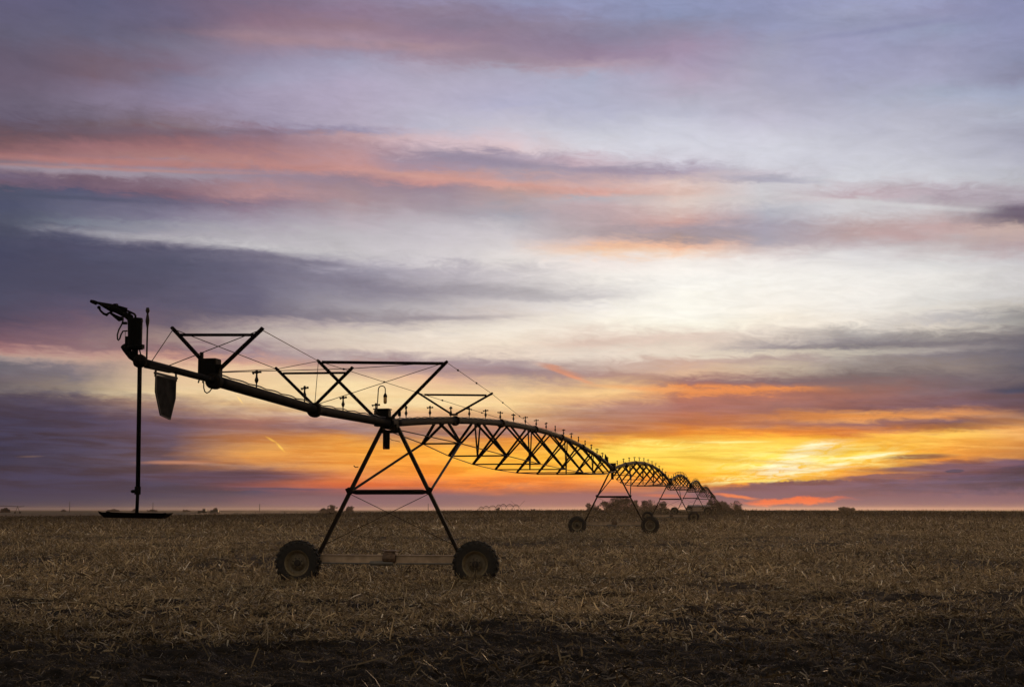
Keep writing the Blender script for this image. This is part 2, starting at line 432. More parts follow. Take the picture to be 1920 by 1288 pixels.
SKY = [
 (0, col_('0:5f5a7a 60:625d76 110:64586e 150:6a5c72 200:6b6076 222:665a70 240:644f5c 262:75545c 283:8f6064 295:8f6670 312:8a7480 330:70607a 345:705a6e 358:4d5068 385:4b4f6b 415:505368 440:464860 480:3f425f 520:454660 560:4d4a62 600:55495e 640:7d5a66 650:a07070 662:b89488 672:a59490 685:6f6a72 710:75696f 735:7d726e 745:5b5262 780:4a4356 850:3e3a4c 950:443f4d')),
 (160, col_('0:5c5a7a 60:635f7a 120:735f70 145:776070 170:7c6c84 190:7d7088 215:716478 235:6e5a66 255:735662 275:99666c 292:a06e70 302:a07078 318:9c8a98 335:745a6c 350:705a70 360:525472 385:60607a 405:64647c 420:757b8c 435:66647a 455:4c4c66 500:4a4b65 540:504c65 575:5c5068 605:72596a 645:8c6a70 660:b89088 670:c0a090 685:8a7c80 705:80767c 728:a09080 740:6e626c 770:584c60 950:4e4550')),
 (320, col_('0:6a5f7c 25:6b6280 60:6c6079 85:777088 130:806c82 150:7e7894 185:8c82a0 205:90809a 240:86707c 258:8a606a 278:9f696c 303:ae7a76 315:9a8294 330:9a8c9c 345:8a7080 362:846272 378:68607a 405:7f7890 420:8f8e9e 440:a29ca8 455:7c7688 470:5c5a72 500:54546c 575:5e566c 605:6e5f6e 640:a28880 655:8c6c72 668:bf8d80 685:e0b898 735:ead0a4 748:a88878 790:6c5664 950:64565c')),
 (480, col_('0:7a6882 20:846a80 45:8c6e82 65:967a8a 85:957e92 110:9084a0 145:9894b0 175:a498b4 235:9c90aa 252:927488 270:94707e 310:b97e7a 328:968498 360:b38486 380:8c7488 415:a298a8 440:b4aeb6 458:bdb8be 472:7a7488 500:66627a 565:666078 590:6c6478 608:a08e90 625:c0b0a8 660:a0858c 678:d2a08c 695:ecc8a0 748:e8c898 785:a87870 800:a07874 835:d09050 850:e8a050 868:d09058 885:7a5c62 912:a0605c 922:5e5060 935:74565c 953:785f60')),
 (640, col_('0:8e7c98 25:8e7690 52:987a8a 72:a4879a 95:988aa4 120:a09cb8 160:b0a4c0 235:b2a6bc 248:9a90ac 260:c09aa0 275:b48e98 315:c48a86 340:988090 375:a88a90 410:b8aab4 440:bcb6bc 470:c2bcc0 490:a39cac 510:8c8799 540:8d8797 570:9a929c 595:8f858f 608:b8a8a8 625:d8c8b8 650:d8c4b4 668:b4a0a0 680:bc9488 720:f6dcac 760:f3d8a4 780:c8a08c 800:907278 822:e8a048 865:efa24c 885:d98a4c 905:dd7b52 918:a06058 932:7c5a60 953:846464')),
 (800, col_('0:9084a4 20:8c7c94 45:8c7890 72:987c92 86:a88a98 105:9c8598 120:a89ab0 150:b0a8c0 185:b4acc4 235:b8b4c8 268:d4b8c0 295:988aa0 310:a88c9c 325:c89088 340:c88a84 355:9a8494 390:a898a4 430:c4bcc4 485:cfc8cc 505:b0a8b4 555:aaa2aa 575:b8b0b4 595:a89ca0 620:e8dacb 650:e8d6c4 680:a48c94 710:e8b898 755:f6d8a0 775:e8bc90 812:a07c74 840:ffb444 890:ff9c3c 905:ee8c44 920:ba6a58 932:80646a 953:8c6866')),
 (960, col_('0:8c8cb0 20:8a80a0 45:8c7c94 80:907c94 120:a08a9c 135:a8a4bc 160:b0aac4 190:aeacc8 240:cac4d2 280:dcc0c4 292:a898ac 322:a898a8 345:d49a8c 358:b89490 405:a8a4b0 440:d0c8cc 490:e4dcd8 510:cbc3c6 555:b8b0b4 570:d0c6c4 590:d6c8c0 610:f0e4d4 640:f0dfca 660:e6d2c0 680:b09c9c 700:9c8488 735:f4d09c 760:f8d498 800:c08c74 815:a88078 825:f0a048 860:ffbc40 880:ffae38 900:f89440 915:d47c50 930:98685f 953:98706a')),
 (1120, col_('0:8c90b8 25:8c8cb0 45:8c84a0 65:887c98 105:947e98 125:b098a8 150:a8aac4 205:b0b0c8 255:ccccd8 275:d4d0da 300:c4a8b4 315:a294a8 345:d0a8a4 358:d89c90 372:b8b0b8 390:c4a8ac 440:b09ca0 455:d8b4a8 465:f0b890 475:f0c8a8 490:eee0da 515:f0e8e0 555:c0b8ba 570:f0e8e0 600:f8eedc 640:dcc0b0 660:e8d8c8 705:b08c84 738:f8cc90 752:e4b488 764:b88c7c 778:b08474 795:c08868 808:b07c6c 816:c48a58 824:f0a848 840:ffdc60 870:ffd050 885:ffb840 900:ff9c40 915:e08850 928:a0645e 953:a07068')),
 (1280, col_('0:8890b8 30:848cb0 55:8c88a4 95:a08ca8 120:a494b0 150:b0a0b8 190:b4b0c4 215:b8b8cc 240:c8c8d8 270:d2d2de 295:d0ccd8 318:a898ac 345:e0c4bc 362:d8b4a8 380:dcc8c0 415:cc9c94 430:a8949c 445:a8908f 460:f2b690 472:f4cfb4 490:f6ece4 530:f8f4ec 575:fffae6 605:fff8e0 630:e0c8b8 665:e8d8c4 680:cca898 698:e0b898 716:a07472 724:b07868 729:e08c58 733:ee9658 739:e08e58 746:b87864 765:ac7268 780:c07a5c 790:b8785c 803:e09048 812:f09c40 845:ffe060 880:ffc840 900:ffb038 912:b47458 925:98706c 953:906868')),
 (1440, col_('0:8c90b8 30:8c90b4 60:9094b8 90:9898b4 140:a8a4bc 205:b4b0c4 225:c0bcd0 280:d2d2de 310:d0ced8 325:c4bcc8 335:a8a4b4 345:d0ccd2 375:ccc8cc 395:b4b4c0 430:a8a0b0 450:aca4b0 470:d0bfbf 490:ede6e2 530:f4efe8 600:f4e6d0 620:e4d4c4 635:d0c0b4 648:a89c9c 658:dccdb8 675:b8a09a 690:d0bca4 718:906f70 727:b87c64 732:f09450 738:d88858 745:b07464 770:a07068 785:c88050 795:b07660 806:d88848 813:f89a3c 822:ffbc40 850:ffe468 890:ffc838 903:ffcc40 912:ff9c38 920:986860 953:a06c66')),
 (1600, col_('0:9498bf 25:989cbc 45:9094b4 80:9898bc 140:a0a0bf 175:a8a8c0 240:bbbbcc 300:cacad6 330:d0d0d8 365:c0a8b0 380:d0ccd0 400:d0ccd0 435:b89c9c 455:c0b0b4 475:d8d4d6 520:eae6e2 570:eee6dc 600:ece0d0 620:b0a8a4 648:8c8488 658:cac0b0 672:b0a49c 690:a0928a 705:80706e 745:a06c60 765:886264 780:f0a458 795:986860 812:e08848 822:ffc450 845:ffcc48 880:ffb840 890:f09a44 898:b87858 906:8a6266 953:80606a')),
 (1760, col_('0:9498c0 25:9090b4 60:9098b8 100:9494b4 140:a0a0be 180:a4acc4 215:b0b0c4 280:bcbccb 340:cacad2 360:b8a8b4 375:a898a4 392:c4bcc0 430:c0a0a0 450:c0b0b2 490:d8d6d6 520:e4e0dc 560:d4d0cc 580:d8d0c6 598:b4aeb0 610:dcd0c2 625:a09894 645:847c80 655:b4aaa4 670:8c848a 690:a09084 715:807074 760:805f66 780:e0985c 793:805f64 805:b07c50 815:ffc85c 860:f8a444 870:906464 895:685064 953:706068')),
 (1920, col_('0:8488b0 25:8488ae 70:8c8fb4 110:888cac 145:8888a4 175:9ca4c0 210:a8acc0 240:a0a0b4 270:a8a8bc 310:b4b4c4 340:b8b8c0 365:b0a4b0 395:706074 410:84747c 425:c4a8a0 460:b8a0a4 490:c8c4c8 550:c4c0c0 570:b8b0a8 585:8c8888 600:a09c98 620:7c7478 645:686470 690:5c5c68 710:706468 730:504c5c 745:645058 765:6c5460 785:b08060 808:f0b068 825:e8a458 855:c08450 864:685064 875:4c4258 953:584c5a')),
]

# x0,y0 -> x1,y1 long axis of the cloud, thickness in the same unit, colour
CLOUDS = [
 # bank of cloud low over the horizon, built from long overlapping bodies
 (-300, 905, 560, 915, 90, '4a4054', {'edge': .7, 'rag': .25, 'strength': .8}),
 (430, 942, 1080, 946, 46, '86646a', {'edge': .6, 'rag': .15, 'strength': .9}),
 (200, 893, 640, 893, 26, '5f4a5a', {'edge': .7, 'rag': .2, 'strength': .8}),
 (860, 942, 1500, 940, 42, '9a6a6a', {'edge': .6, 'rag': .15, 'strength': .9}),
 (1200, 936, 2300, 931, 60, '82606a', {'edge': .3, 'rag': .35, 'cum': True}),
 (1330, 917, 2000, 908, 36, '845f66', {'edge': .25, 'rag': .4, 'cum': True}),
 (1560, 914, 2500, 900, 44, '70596a', {'edge': .4, 'rag': .45, 'cum': True, 'strength': .85}),
 (1760, 905, 2600, 868, 58, '58495a', {'edge': .4, 'rag': .4, 'cum': True, 'strength': .9}),
 (1420, 908, 1580, 904, 9, '80585a', {'edge': .3, 'rag': .7, 'cum': True}),
 (1560, 897, 1760, 888, 10, '8a6264', {'edge': .4, 'rag': .5, 'cum': True, 'strength': .9}),
 (1600, 883, 1960, 868, 14, '7e5c66', {'edge': .5, 'rag': .4, 'low': True, 'strength': .9}),
 (1770, 884, 1810, 882, 7, '5c4c5c', {'edge': .3, 'rag': .4, 'cum': True}),
 (1640, 858, 1800, 854, 13, '86604f', {'edge': .6, 'rag': .4, 'strength': .85}),
 (1380, 944, 1600, 934, 15, 'f4703c', {'edge': .6, 'rag': .8, 'cum': True, 'strength': .9}),
 (1330, 925, 1430, 936, 8, 'f88448', {'edge': .7, 'rag': .5, 'cum': True, 'strength': .8}),
 (1190, 928, 1300, 930, 9, 'd87858', {'edge': .8, 'rag': .3, 'strength': .7}),
 (560, 912, 860, 904, 16, 'e8703c', {'edge': .9, 'rag': .35, 'strength': .6}),
 (380, 914, 640, 918, 6, '5a4c5e', {'edge': .8, 'rag': .3, 'strength': .8}),
 (250, 868, 420, 866, 9, 'c08464', {'edge': .8, 'rag': .4, 'strength': .8}),
 (30, 856, 84, 855, 4, '8c7468', {'edge': .9, 'rag': .3, 'strength': .7}),
 # long streaks
 (-250, 276, 660, 316, 17, 'b2736c', {'edge': .9, 'rag': .35, 'strength': .75}),
 (-200, 297, 620, 326, 9, 'b98078', {'edge': .9, 'rag': .25, 'strength': .6}),
 (-120, 306, 440, 333, 13, '9d8f9e', {'edge': .85, 'rag': .35, 'strength': .75}),
 (620, 312, 1180, 362, 13, 'd09488', {'edge': .9, 'rag': .45, 'strength': .7}),
 (-150, 352, 300, 380, 11, '4c5069', {'edge': .85, 'rag': .35, 'strength': .75}),
 (-100, 236, 660, 246, 18, '6e5f72', {'edge': .9, 'rag': .7, 'strength': .45}),
 (330, 62, 880, 92, 26, 'a8838c', {'edge': .95, 'rag': .5, 'strength': .6}),
 (760, 50, 980, 40, 34, '857891', {'edge': .9, 'rag': .6, 'strength': .5}),
 (1040, 62, 1300, 48, 36, '86809c', {'edge': .9, 'rag': .6, 'strength': .5}),
 (1440, 84, 1960, 6, 14, '8688ae', {'edge': .95, 'rag': .3, 'strength': .6}),
 (1320, 330, 1560, 342, 13, 'a8a4b6', {'edge': .9, 'rag': .6, 'strength': .6}),
 (1420, 362, 1960, 402, 13, 'd6d4d6', {'edge': .95, 'rag': .4, 'strength': .6}),
 (1600, 432, 1800, 452, 18, 'c09c9c', {'edge': .9, 'rag': .7, 'strength': .6}),
 (520, 515, 1180, 560, 34, '8a828e', {'edge': .95, 'rag': .8, 'strength': .45}),
 (640, 600, 1000, 592, 12, '948a92', {'edge': .9, 'rag': .6, 'strength': .6}),
 # pale open sky
 (90, 428, 760, 482, 22, 'd0ccce', {'edge': .95, 'rag': .6, 'strength': .5}),
 (-40, 452, 420, 474, 20, '4c4a64', {'edge': .9, 'rag': .4, 'strength': .6}),
 (420, 476, 700, 500, 16, '6a6479', {'edge': .9, 'rag': .6, 'strength': .6}),
 (960, 552, 1960, 540, 150, 'faf6ee', {'edge': .98, 'rag': .2, 'strength': .5}),
 (1180, 590, 1420, 585, 60, 'fbf7ee', {'edge': .98, 'rag': .2, 'strength': .5}),
 (380, 716, 900, 745, 60, 'f8dca6', {'edge': .95, 'rag': .3, 'strength': .4}),
 # the hidden sun burning through
 (1330, 880, 1720, 846, 66, 'fff3a0', {'edge': .98, 'rag': .2, 'low': True, 'brk': (.42, .60)}),
 (1410, 890, 1590, 834, 48, 'fffdf0', {'edge': .95, 'rag': .3, 'low': True, 'brk': (.40, .54)}),
 (1100, 838, 1400, 832, 26, 'ffe878', {'edge': .98, 'rag': .3, 'low': True, 'brk': (.46, .62)}),
 (1280, 905, 1480, 897, 18, 'fff0a0', {'edge': .95, 'rag': .3, 'low': True, 'brk': (.46, .60)}),
 (800, 862, 1200, 874, 60, 'ffca48', {'edge': .98, 'rag': .2, 'low': True, 'brk': (.44, .62), 'strength': .7}),
 (760, 905, 1100, 902, 36, 'ff9038', {'edge': .98, 'rag': .2, 'low': True, 'brk': (.42, .60), 'strength': .7}),
 (1380, 868, 1680, 846, 44, 'ffe460', {'edge': .95, 'rag': .3, 'strength': .7}),
 (1490, 838, 1560, 832, 6, 'fff6c0', {'edge': .95, 'rag': .95, 'low': True}),
 (1478, 846, 1550, 838, 7, 'fff6c0', {'edge': .95, 'rag': .95, 'low': True}),
 (1500, 842, 1540, 840, 5, 'fff6c0', {'edge': .95, 'rag': .95, 'low': True}),
 (1466, 852, 1548, 846, 6, 'fff6c0', {'edge': .95, 'rag': .95, 'low': True}),
 (1458, 859, 1532, 852, 8, 'fff6c0', {'edge': .95, 'rag': .95, 'low': True}),
 (1444, 869, 1522, 862, 9, 'fff6c0', {'edge': .95, 'rag': .95, 'low': True}),
 (1436, 876, 1500, 868, 8, 'fff6c0', {'edge': .95, 'rag': .95, 'low': True}),
 (1470, 884, 1620, 874, 7, 'fff6c0', {'edge': .95, 'rag': .95, 'low': True}),
 (1425, 889, 1570, 881, 6, 'fff6c0', {'edge': .95, 'rag': .95, 'low': True}),
 (1540, 876, 1600, 868, 8, 'fff6c0', {'edge': .95, 'rag': .95, 'low': True}),
 (1530, 864, 1700, 848, 6, 'fff6c0', {'edge': .95, 'rag': .95, 'low': True}),
 (1600, 862, 1680, 850, 5, 'fff6c0', {'edge': .95, 'rag': .95, 'low': True}),
 (1280, 829, 1460, 828, 5, 'ffec90', {'edge': .9, 'rag': .3, 'strength': .8}),
 (1360, 905, 1470, 898, 7, 'ffe878', {'edge': .9, 'rag': .4, 'low': True, 'strength': .9}),
 (1000, 679, 1100, 708, 15, 'd8906f', {'edge': .95, 'rag': .8, 'strength': .8}),
 (1030, 690, 1118, 722, 10, 'ec9a70', {'edge': .9, 'rag': .7, 'strength': .7}),
 (1090, 722, 1340, 735, 11, 'f4a868', {'edge': .9, 'rag': .5, 'strength': .5}),
 (443, 741, 456, 757, 4, 'ffd890', {'edge': .8, 'rag': .15}),
 (497, 818, 519, 830, 5, 'ffd060', {'edge': .9, 'rag': .25, 'strength': .75}),
 (516, 828, 535, 848, 5, 'ffcc58', {'edge': .9, 'rag': .25, 'strength': .75}),
 # dark bodies
 (-400, 800, 330, 806, 220, '443c50', {'edge': .97, 'rag': .3, 'strength': .5}),
 (1480, 690, 2200, 676, 110, '6a6068', {'edge': .97, 'rag': .5, 'strength': .42}),
 (1300, 716, 1800, 712, 18, '7c666a', {'edge': .9, 'rag': .6, 'strength': .5}),
 (-150, 500, 420, 520, 110, '4b475e', {'edge': .95, 'rag': .6, 'strength': .55}),
 (420, 492, 860, 560, 60, '746c82', {'edge': .9, 'rag': .45, 'strength': .5}),
 (800, 290, 1040, 316, 22, '9488a0', {'edge': .8, 'rag': .45, 'strength': .7}),
 (1040, 318, 1250, 318, 16, 'a08fa4', {'edge': .8, 'rag': .5, 'strength': .6}),
 (1840, 398, 1990, 396, 30, '6c5c70', {'edge': .8, 'rag': .5, 'strength': .8}),
 (1400, 652, 2000, 640, 14, '7a7278', {'edge': .9, 'rag': .35, 'strength': .6}),
 (1840, 735, 1990, 730, 14, '48485c', {'edge': .8, 'rag': .4, 'strength': .8}),
 (640, 690, 1080, 698, 22, '957c84', {'edge': .9, 'rag': .4, 'strength': .6}),
]
build_world()

sun_d = bpy.data.lights.new('sun', 'SUN')
sun = bpy.data.objects.new('sun', sun_d)
COL.objects.link(sun)
sun_d.energy = .95
sun_d.angle = R(12)
sun_d.color = (1.0, .62, .32)
_sd = Vector((math.sin(R(SUN_AZ)) * math.cos(R(4)), math.cos(R(SUN_AZ)) * math.cos(R(4)), math.sin(R(4))))
sun.rotation_euler = (-_sd).to_track_quat('-Z', 'Y').to_euler()

# ------------------------------------------------------------------ ground
def geo_rows(a, b, k):
    o = [a]
    while o[-1] < b: o.append(o[-1] * (1 + k))
    return o[:-1]

def build_ground():
    rows = [.4, 1, 2, 4, 6, 8, 10, 11.5] + geo_rows(12.5, 40, .0045) + geo_rows(40, 430, .0062) + geo_rows(430, 8000, .05) + [8000]
    fine = np.linspace(-27, 27, 300)
    coarse = np.arange(32, 328.1, 4.5)
    az = np.radians(np.concatenate([fine, coarse]))
    r = np.array(rows)
    A, RR = np.meshgrid(az, r)
    X, Y = np.sin(A) * RR, np.cos(A) * RR
    Z = terrain(X, Y) + clods(X, Y) * (RR < 420)
    nr, na = X.shape
    verts = np.stack([X, Y, Z], -1).reshape(-1, 3)
    i, j = np.meshgrid(np.arange(nr - 1), np.arange(na), indexing='ij')
    j2 = (j + 1) % na
    quads = np.stack([i * na + j, i * na + j2, (i + 1) * na + j2, (i + 1) * na + j], -1).reshape(-1, 4)
    c = len(verts)
    verts = np.vstack([verts, [[0, 0, 0]]])
    me = bpy.data.meshes.new('ground')
    nq = len(quads)
    tri = np.stack([np.full(na, c), (np.arange(na) + 1) % na, np.arange(na)], -1)
    me.vertices.add(len(verts)); me.vertices.foreach_set('co', verts.astype(np.float32).ravel())
    loops = np.concatenate([quads[:, ::-1].ravel(), tri[:, ::-1].ravel()])
    # winding: make normals point up
    me.loops.add(len(loops)); me.loops.foreach_set('vertex_index', loops.astype(np.int32))
    starts = np.concatenate([np.arange(nq) * 4, nq * 4 + np.arange(na) * 3])
    me.polygons.add(len(starts)); me.polygons.foreach_set('loop_start', starts.astype(np.int32))
    me.polygons.foreach_set('use_smooth', np.ones(len(starts), bool))
    me.update(calc_edges=True); me.validate()
    me.materials.append(ground_material())
    o = bpy.data.objects.new('ground', me)
    COL.objects.link(o)
    tag(o, kind='structure')
    return o

def ground_material():
    m = bpy.data.materials.new('field_soil'); m.use_nodes = True
    nt = m.node_tree; N, L = nt.nodes, nt.links
    b = N['Principled BSDF']
    b.inputs['Roughness'].default_value = .95
    b.inputs['Specular IOR Level'].default_value = .15
    g = N.new('ShaderNodeNewGeometry')
    sp = N.new('ShaderNodeSeparateXYZ'); L.new(g.outputs['Position'], sp.inputs[0])
    def noise(scale, detail, rough=.6):
        n = N.new('ShaderNodeTexNoise'); n.inputs['Scale'].default_value = scale
        n.inputs['Detail'].default_value = detail; n.inputs['Roughness'].default_value = rough
        L.new(g.outputs['Position'], n.inputs['Vector']); return n.outputs['Fac']
    def ramp(f, p0, c0, p1, c1):
        r_ = N.new('ShaderNodeValToRGB'); L.new(f, r_.inputs[0])
        r_.color_ramp.elements[0].position = p0; r_.color_ramp.elements[0].color = (*c0, 1)
        r_.color_ramp.elements[1].position = p1; r_.color_ramp.elements[1].color = (*c1, 1)
        return r_.outputs[0]
    def mr(x, a, b_):
        n = N.new('ShaderNodeMapRange'); n.interpolation_type = 'SMOOTHSTEP'
        L.new(x, n.inputs['Value']); n.inputs['From Min'].default_value = a; n.inputs['From Max'].default_value = b_
        return n.outputs[0]
    def mix(f, a, c):
        n = N.new('ShaderNodeMix'); n.data_type = 'RGBA'
        L.new(f, n.inputs[0]); L.new(a, n.inputs[6])
        if isinstance(c, tuple): n.inputs[7].default_value = (*c, 1)
        else: L.new(c, n.inputs[7])
        return n.outputs[2]
    soil = ramp(noise(14, 10, .72), .42, (.004, .0032, .0024), .72, (.034, .024, .016))
    chaff = ramp(noise(22, 6, .7), .42, (.008, .006, .004), .72, (.11, .08, .048))
    cover = mr(noise(.5, 4), .35, .65)
    r_far = mr(sp.outputs[1], 22, 45)
    near = mix(r_far, soil, chaff)  # near soil extra dark: foreground vignette painted into its colour
    # other fields on the plain beyond the rise
    farf = ramp(noise(.01, 4), .35, (.045, .032, .023), .65, (.085, .057, .04))
    dark = ramp(noise(.004, 4), .35, (.022, .022, .018), .65, (.045, .036, .028))
    strip = ramp(noise(3, 6, .7), .4, (.014, .010, .007), .7, (.055, .038, .024))
    wob2 = N.new('ShaderNodeMath'); wob2.operation = 'MULTIPLY_ADD'
    L.new(noise(.03, 3), wob2.inputs[0]); wob2.inputs[1].default_value = 40; L.new(sp.outputs[1], wob2.inputs[2])
    near = mix(mr(wob2.outputs[0], 110, 260), near, strip)
    c = mix(mr(sp.outputs[1], 330, 420), near, farf)
    wob = N.new('ShaderNodeMath'); wob.operation = 'MULTIPLY_ADD'
    L.new(sp.outputs[1], wob.inputs[0]); wob.inputs[1].default_value = .205; L.new(sp.outputs[0], wob.inputs[2])
    fy = N.new('ShaderNodeMath'); fy.operation = 'MULTIPLY'
    L.new(mr(sp.outputs[1], 700, 800), fy.inputs[0]); L.new(mr(wob.outputs[0], 30, -30), fy.inputs[1])
    c = mix(fy.outputs[0], c, dark)
    L.new(c, b.inputs['Base Color'])
    bp = N.new('ShaderNodeBump'); bp.inputs['Strength'].default_value = 1.0; bp.inputs['Distance'].default_value = .04
    L.new(noise(30, 9, .75), bp.inputs['Height']); L.new(bp.outputs[0], b.inputs['Normal'])
    return m

build_ground()

# ------------------------------------------------------------------ stubble and crop residue
def straw_mesh(name, pieces, two):
    # pieces: dict of arrays
    x, y, z = pieces['x'], pieces['y'], pieces['z']
    n = len(x)
    th, ph, ro = pieces['th'], pieces['ph'], pieces['ro']
    Lh, wd = pieces['L'] / 2, pieces['w'] / 2
    d = np.stack([np.cos(th) * np.cos(ph), np.sin(th) * np.cos(ph), np.sin(ph)], -1)
    s0 = np.stack([-np.sin(th), np.cos(th), np.zeros(n)], -1)
    u0 = np.cross(d, s0)
    s = s0 * np.cos(ro)[:, None] + u0 * np.sin(ro)[:, None]
    up = np.cross(d, s)
    c = np.stack([x, y, z], -1)
    ks = [-1, 0, 1] if two else [-1, 1]
    rows = []
    for k in ks:
        bend = pieces['bend'][:, None] * (1 - abs(k)) * (up * np.sign(up[:, 2:3] + 1e-6))
        tap = 1.0 if k < 1 else pieces['tap'][:, None]
        ctr = c + d * (k * Lh)[:, None] + bend
        rows.append(ctr - s * wd[:, None] * tap); rows.append(ctr + s * wd[:, None] * tap)
    m = len(rows)
    V = np.stack(rows, 1).reshape(-1, 3)
    base = np.arange(n)[:, None] * m
    if two:
        q = np.concatenate([base + np.array([[0, 1, 3, 2]]), base + np.array([[2, 3, 5, 4]])], 1).reshape(-1, 4)
    else:
        q = (base + np.array([[0, 1, 3, 2]])).reshape(-1, 4)
    me = bpy.data.meshes.new(name)
    me.vertices.add(len(V)); me.vertices.foreach_set('co', V.astype(np.float32).ravel())
    me.loops.add(q.size); me.loops.foreach_set('vertex_index', q.astype(np.int32).ravel())
    me.polygons.add(len(q)); me.polygons.foreach_set('loop_start', (np.arange(len(q)) * 4).astype(np.int32))
    me.update(calc_edges=True)
    col = np.repeat(pieces['col'], m, axis=0)
    at = me.color_attributes.new('tint', 'FLOAT_COLOR', 'POINT')
    at.data.foreach_set('color', np.concatenate([col, np.ones((len(col), 1))], 1).astype(np.float32).ravel())
    return me

def straw_material():
    m = bpy.data.materials.new('dry_crop_residue'); m.use_nodes = True
    nt = m.node_tree
    b = nt.nodes['Principled BSDF']; b.inputs['Roughness'].default_value = .5
    b.inputs['Specular IOR Level'].default_value = .25
    a = nt.nodes.new('ShaderNodeAttribute'); a.attribute_name = 'tint'
    nt.links.new(a.outputs['Color'], b.inputs['Base Color'])
    t = nt.nodes.new('ShaderNodeBsdfTranslucent'); nt.links.new(a.outputs['Color'], t.inputs['Color'])
    mx = nt.nodes.new('ShaderNodeMixShader'); mx.inputs[0].default_value = .35
    nt.links.new(b.outputs[0], mx.inputs[1]); nt.links.new(t.outputs[0], mx.inputs[2])
    nt.links.new(mx.outputs[0], nt.nodes['Material Output'].inputs['Surface'])
    return m
STRAW = straw_material()

def scatter(r0, r1, dens, azmax=25):
    a = R(azmax)
    n = int(dens * a * (r1 * r1 - r0 * r0))
    r = np.sqrt(rng.uniform(r0 * r0, r1 * r1, n))
    t = rng.uniform(-a, a, n)
    return np.sin(t) * r, np.cos(t) * r

def residue(x, y, lo, hi, wlo, whi, flat, lift):
    n = len(x)
    p = {'x': x, 'y': y}
    p['L'] = np.clip(np.exp(rng.normal(np.log((lo * lo * hi) ** (1 / 3)), .55, n)), lo * .5, hi * 1.3); p['w'] = rng.uniform(wlo, whi, n)
    p['th'] = rng.uniform(0, 2 * np.pi, n); p['ph'] = rng.normal(0, flat, n); p['ro'] = rng.normal(0, .7, n)
    p['bend'] = rng.normal(0, .18, n) * p['L']; p['tap'] = rng.uniform(.2, 1, n)
    p['z'] = terrain(x, y) + clods(x, y) + np.abs(np.sin(p['ph'])) * p['L'] * .42 + rng.uniform(0, lift, n)
    k = rng.uniform(0, 1, n)[:, None]
    pale = np.array([.64, .51, .30]); tan = np.array([.25, .182, .098]); dark = np.array([.05, .033, .017])
    c = np.where(k < .5, dark * (1 - k / .5) + tan * (k / .5), tan + (pale - tan) * np.clip((k - .5) / .5, 0, 1) ** 1.8)
    c = np.where(rng.uniform(0, 1, n)[:, None] > .978, np.array([[.78, .70, .55]]), c)  # a few near-white pieces: scattered glints put in as straw colour
    big = .30 + 1.4 * (vnoise(x * .13, y * .13, 41) * .35 + vnoise(x * .5, y * .4, 42) * .3 + vnoise(x * 1.9, y * 1.3, 44) * .35)        # weathered patches
    vignette = .28 + .72 * bare(x, y)  # vignette over the near foreground put into the straw colour
    old = 1 - .72 * sstep(95, 230, y + (vnoise(x * .03, y * .03, 43) - .5) * 60)                   # older, darker strip
    p['col'] = c * (rng.uniform(.75, 1.15, n) * big * vignette * old)[:, None] * (np.array([[1, 1, 1]]) - (1 - old)[:, None] * np.array([[0, .06, .16]]))
    return p

def bare(x, y):
    return sstep(18.5, 27.0, y + (vnoise(x * .35, y * .6, 31) - .5) * 7 + (vnoise(x * 1.2, y * 1.6, 32) - .5) * 4 - np.clip(x, -12, 12) * .10)

def cover(x, y):
    # how thick the residue lies: patchy, and nearly bare soil in the near foreground
    patch = vnoise(x * .22, y * .22, 21) * .5 + vnoise(x * .7, y * .7, 22) * .35 + vnoise(x * 2.0, y * 2.0, 23) * .25
    edge = bare(x, y)
    return np.clip(.06 + 2.3 * (patch - .335), .04, 1.0) * (.16 + .84 * edge)

meshes = []
x, y = scatter(13.5, 42, 420)
k = rng.uniform(0, 1, len(x)) < cover(x, y); x, y = x[k], y[k]
meshes.append(straw_mesh('residue', residue(x, y, .055, .42, .007, .026, .42, .04), True))
# litter heaped against the near wheels
_t = P(729, 1046, 38.0); _h = math.atan2(-(ray(1151, 985).x / ray(1151, 985).y * 94.3 - _t.x), 94.3 - _t.y)
for a_ in (-2.39, 2.41):
    wx, wy = _t.x + a_ * math.cos(_h) + .55 * math.sin(_h), _t.y + a_ * math.sin(_h) - .55 * math.cos(_h)
    x = wx + rng.normal(0, .55, 900); y = wy + rng.normal(0, .28, 900)
    p = residue(x, y, .07, .5, .008, .026, .6, .05)
    p['z'] += rng.uniform(0, .08, len(x)) * np.exp(-((x - wx) / .6) ** 2)
    meshes.append(straw_mesh('residue', p, True))
x, y = scatter(13.5, 27, 260)                        # fine crumbs of chaff on the bare soil
k = rng.uniform(0, 1, len(x)) < .25 + .75 * (1 - bare(x, y)); x, y = x[k], y[k]
p = residue(x, y, .02, .09, .004, .012, .5, .02); p['col'] *= .8
meshes.append(straw_mesh('residue', p, True))
x, y = scatter(42, 105, 95)
k = rng.uniform(0, 1, len(x)) < cover(x, y) * 1.1; x, y = x[k], y[k]
meshes.append(straw_mesh('residue', residue(x, y, .09, .48, .014, .040, .48, .05), False))
x, y = scatter(105, 300, 12)
meshes.append(straw_mesh('residue', residue(x, y, .2, .6, .03, .08, .45, .04), False))
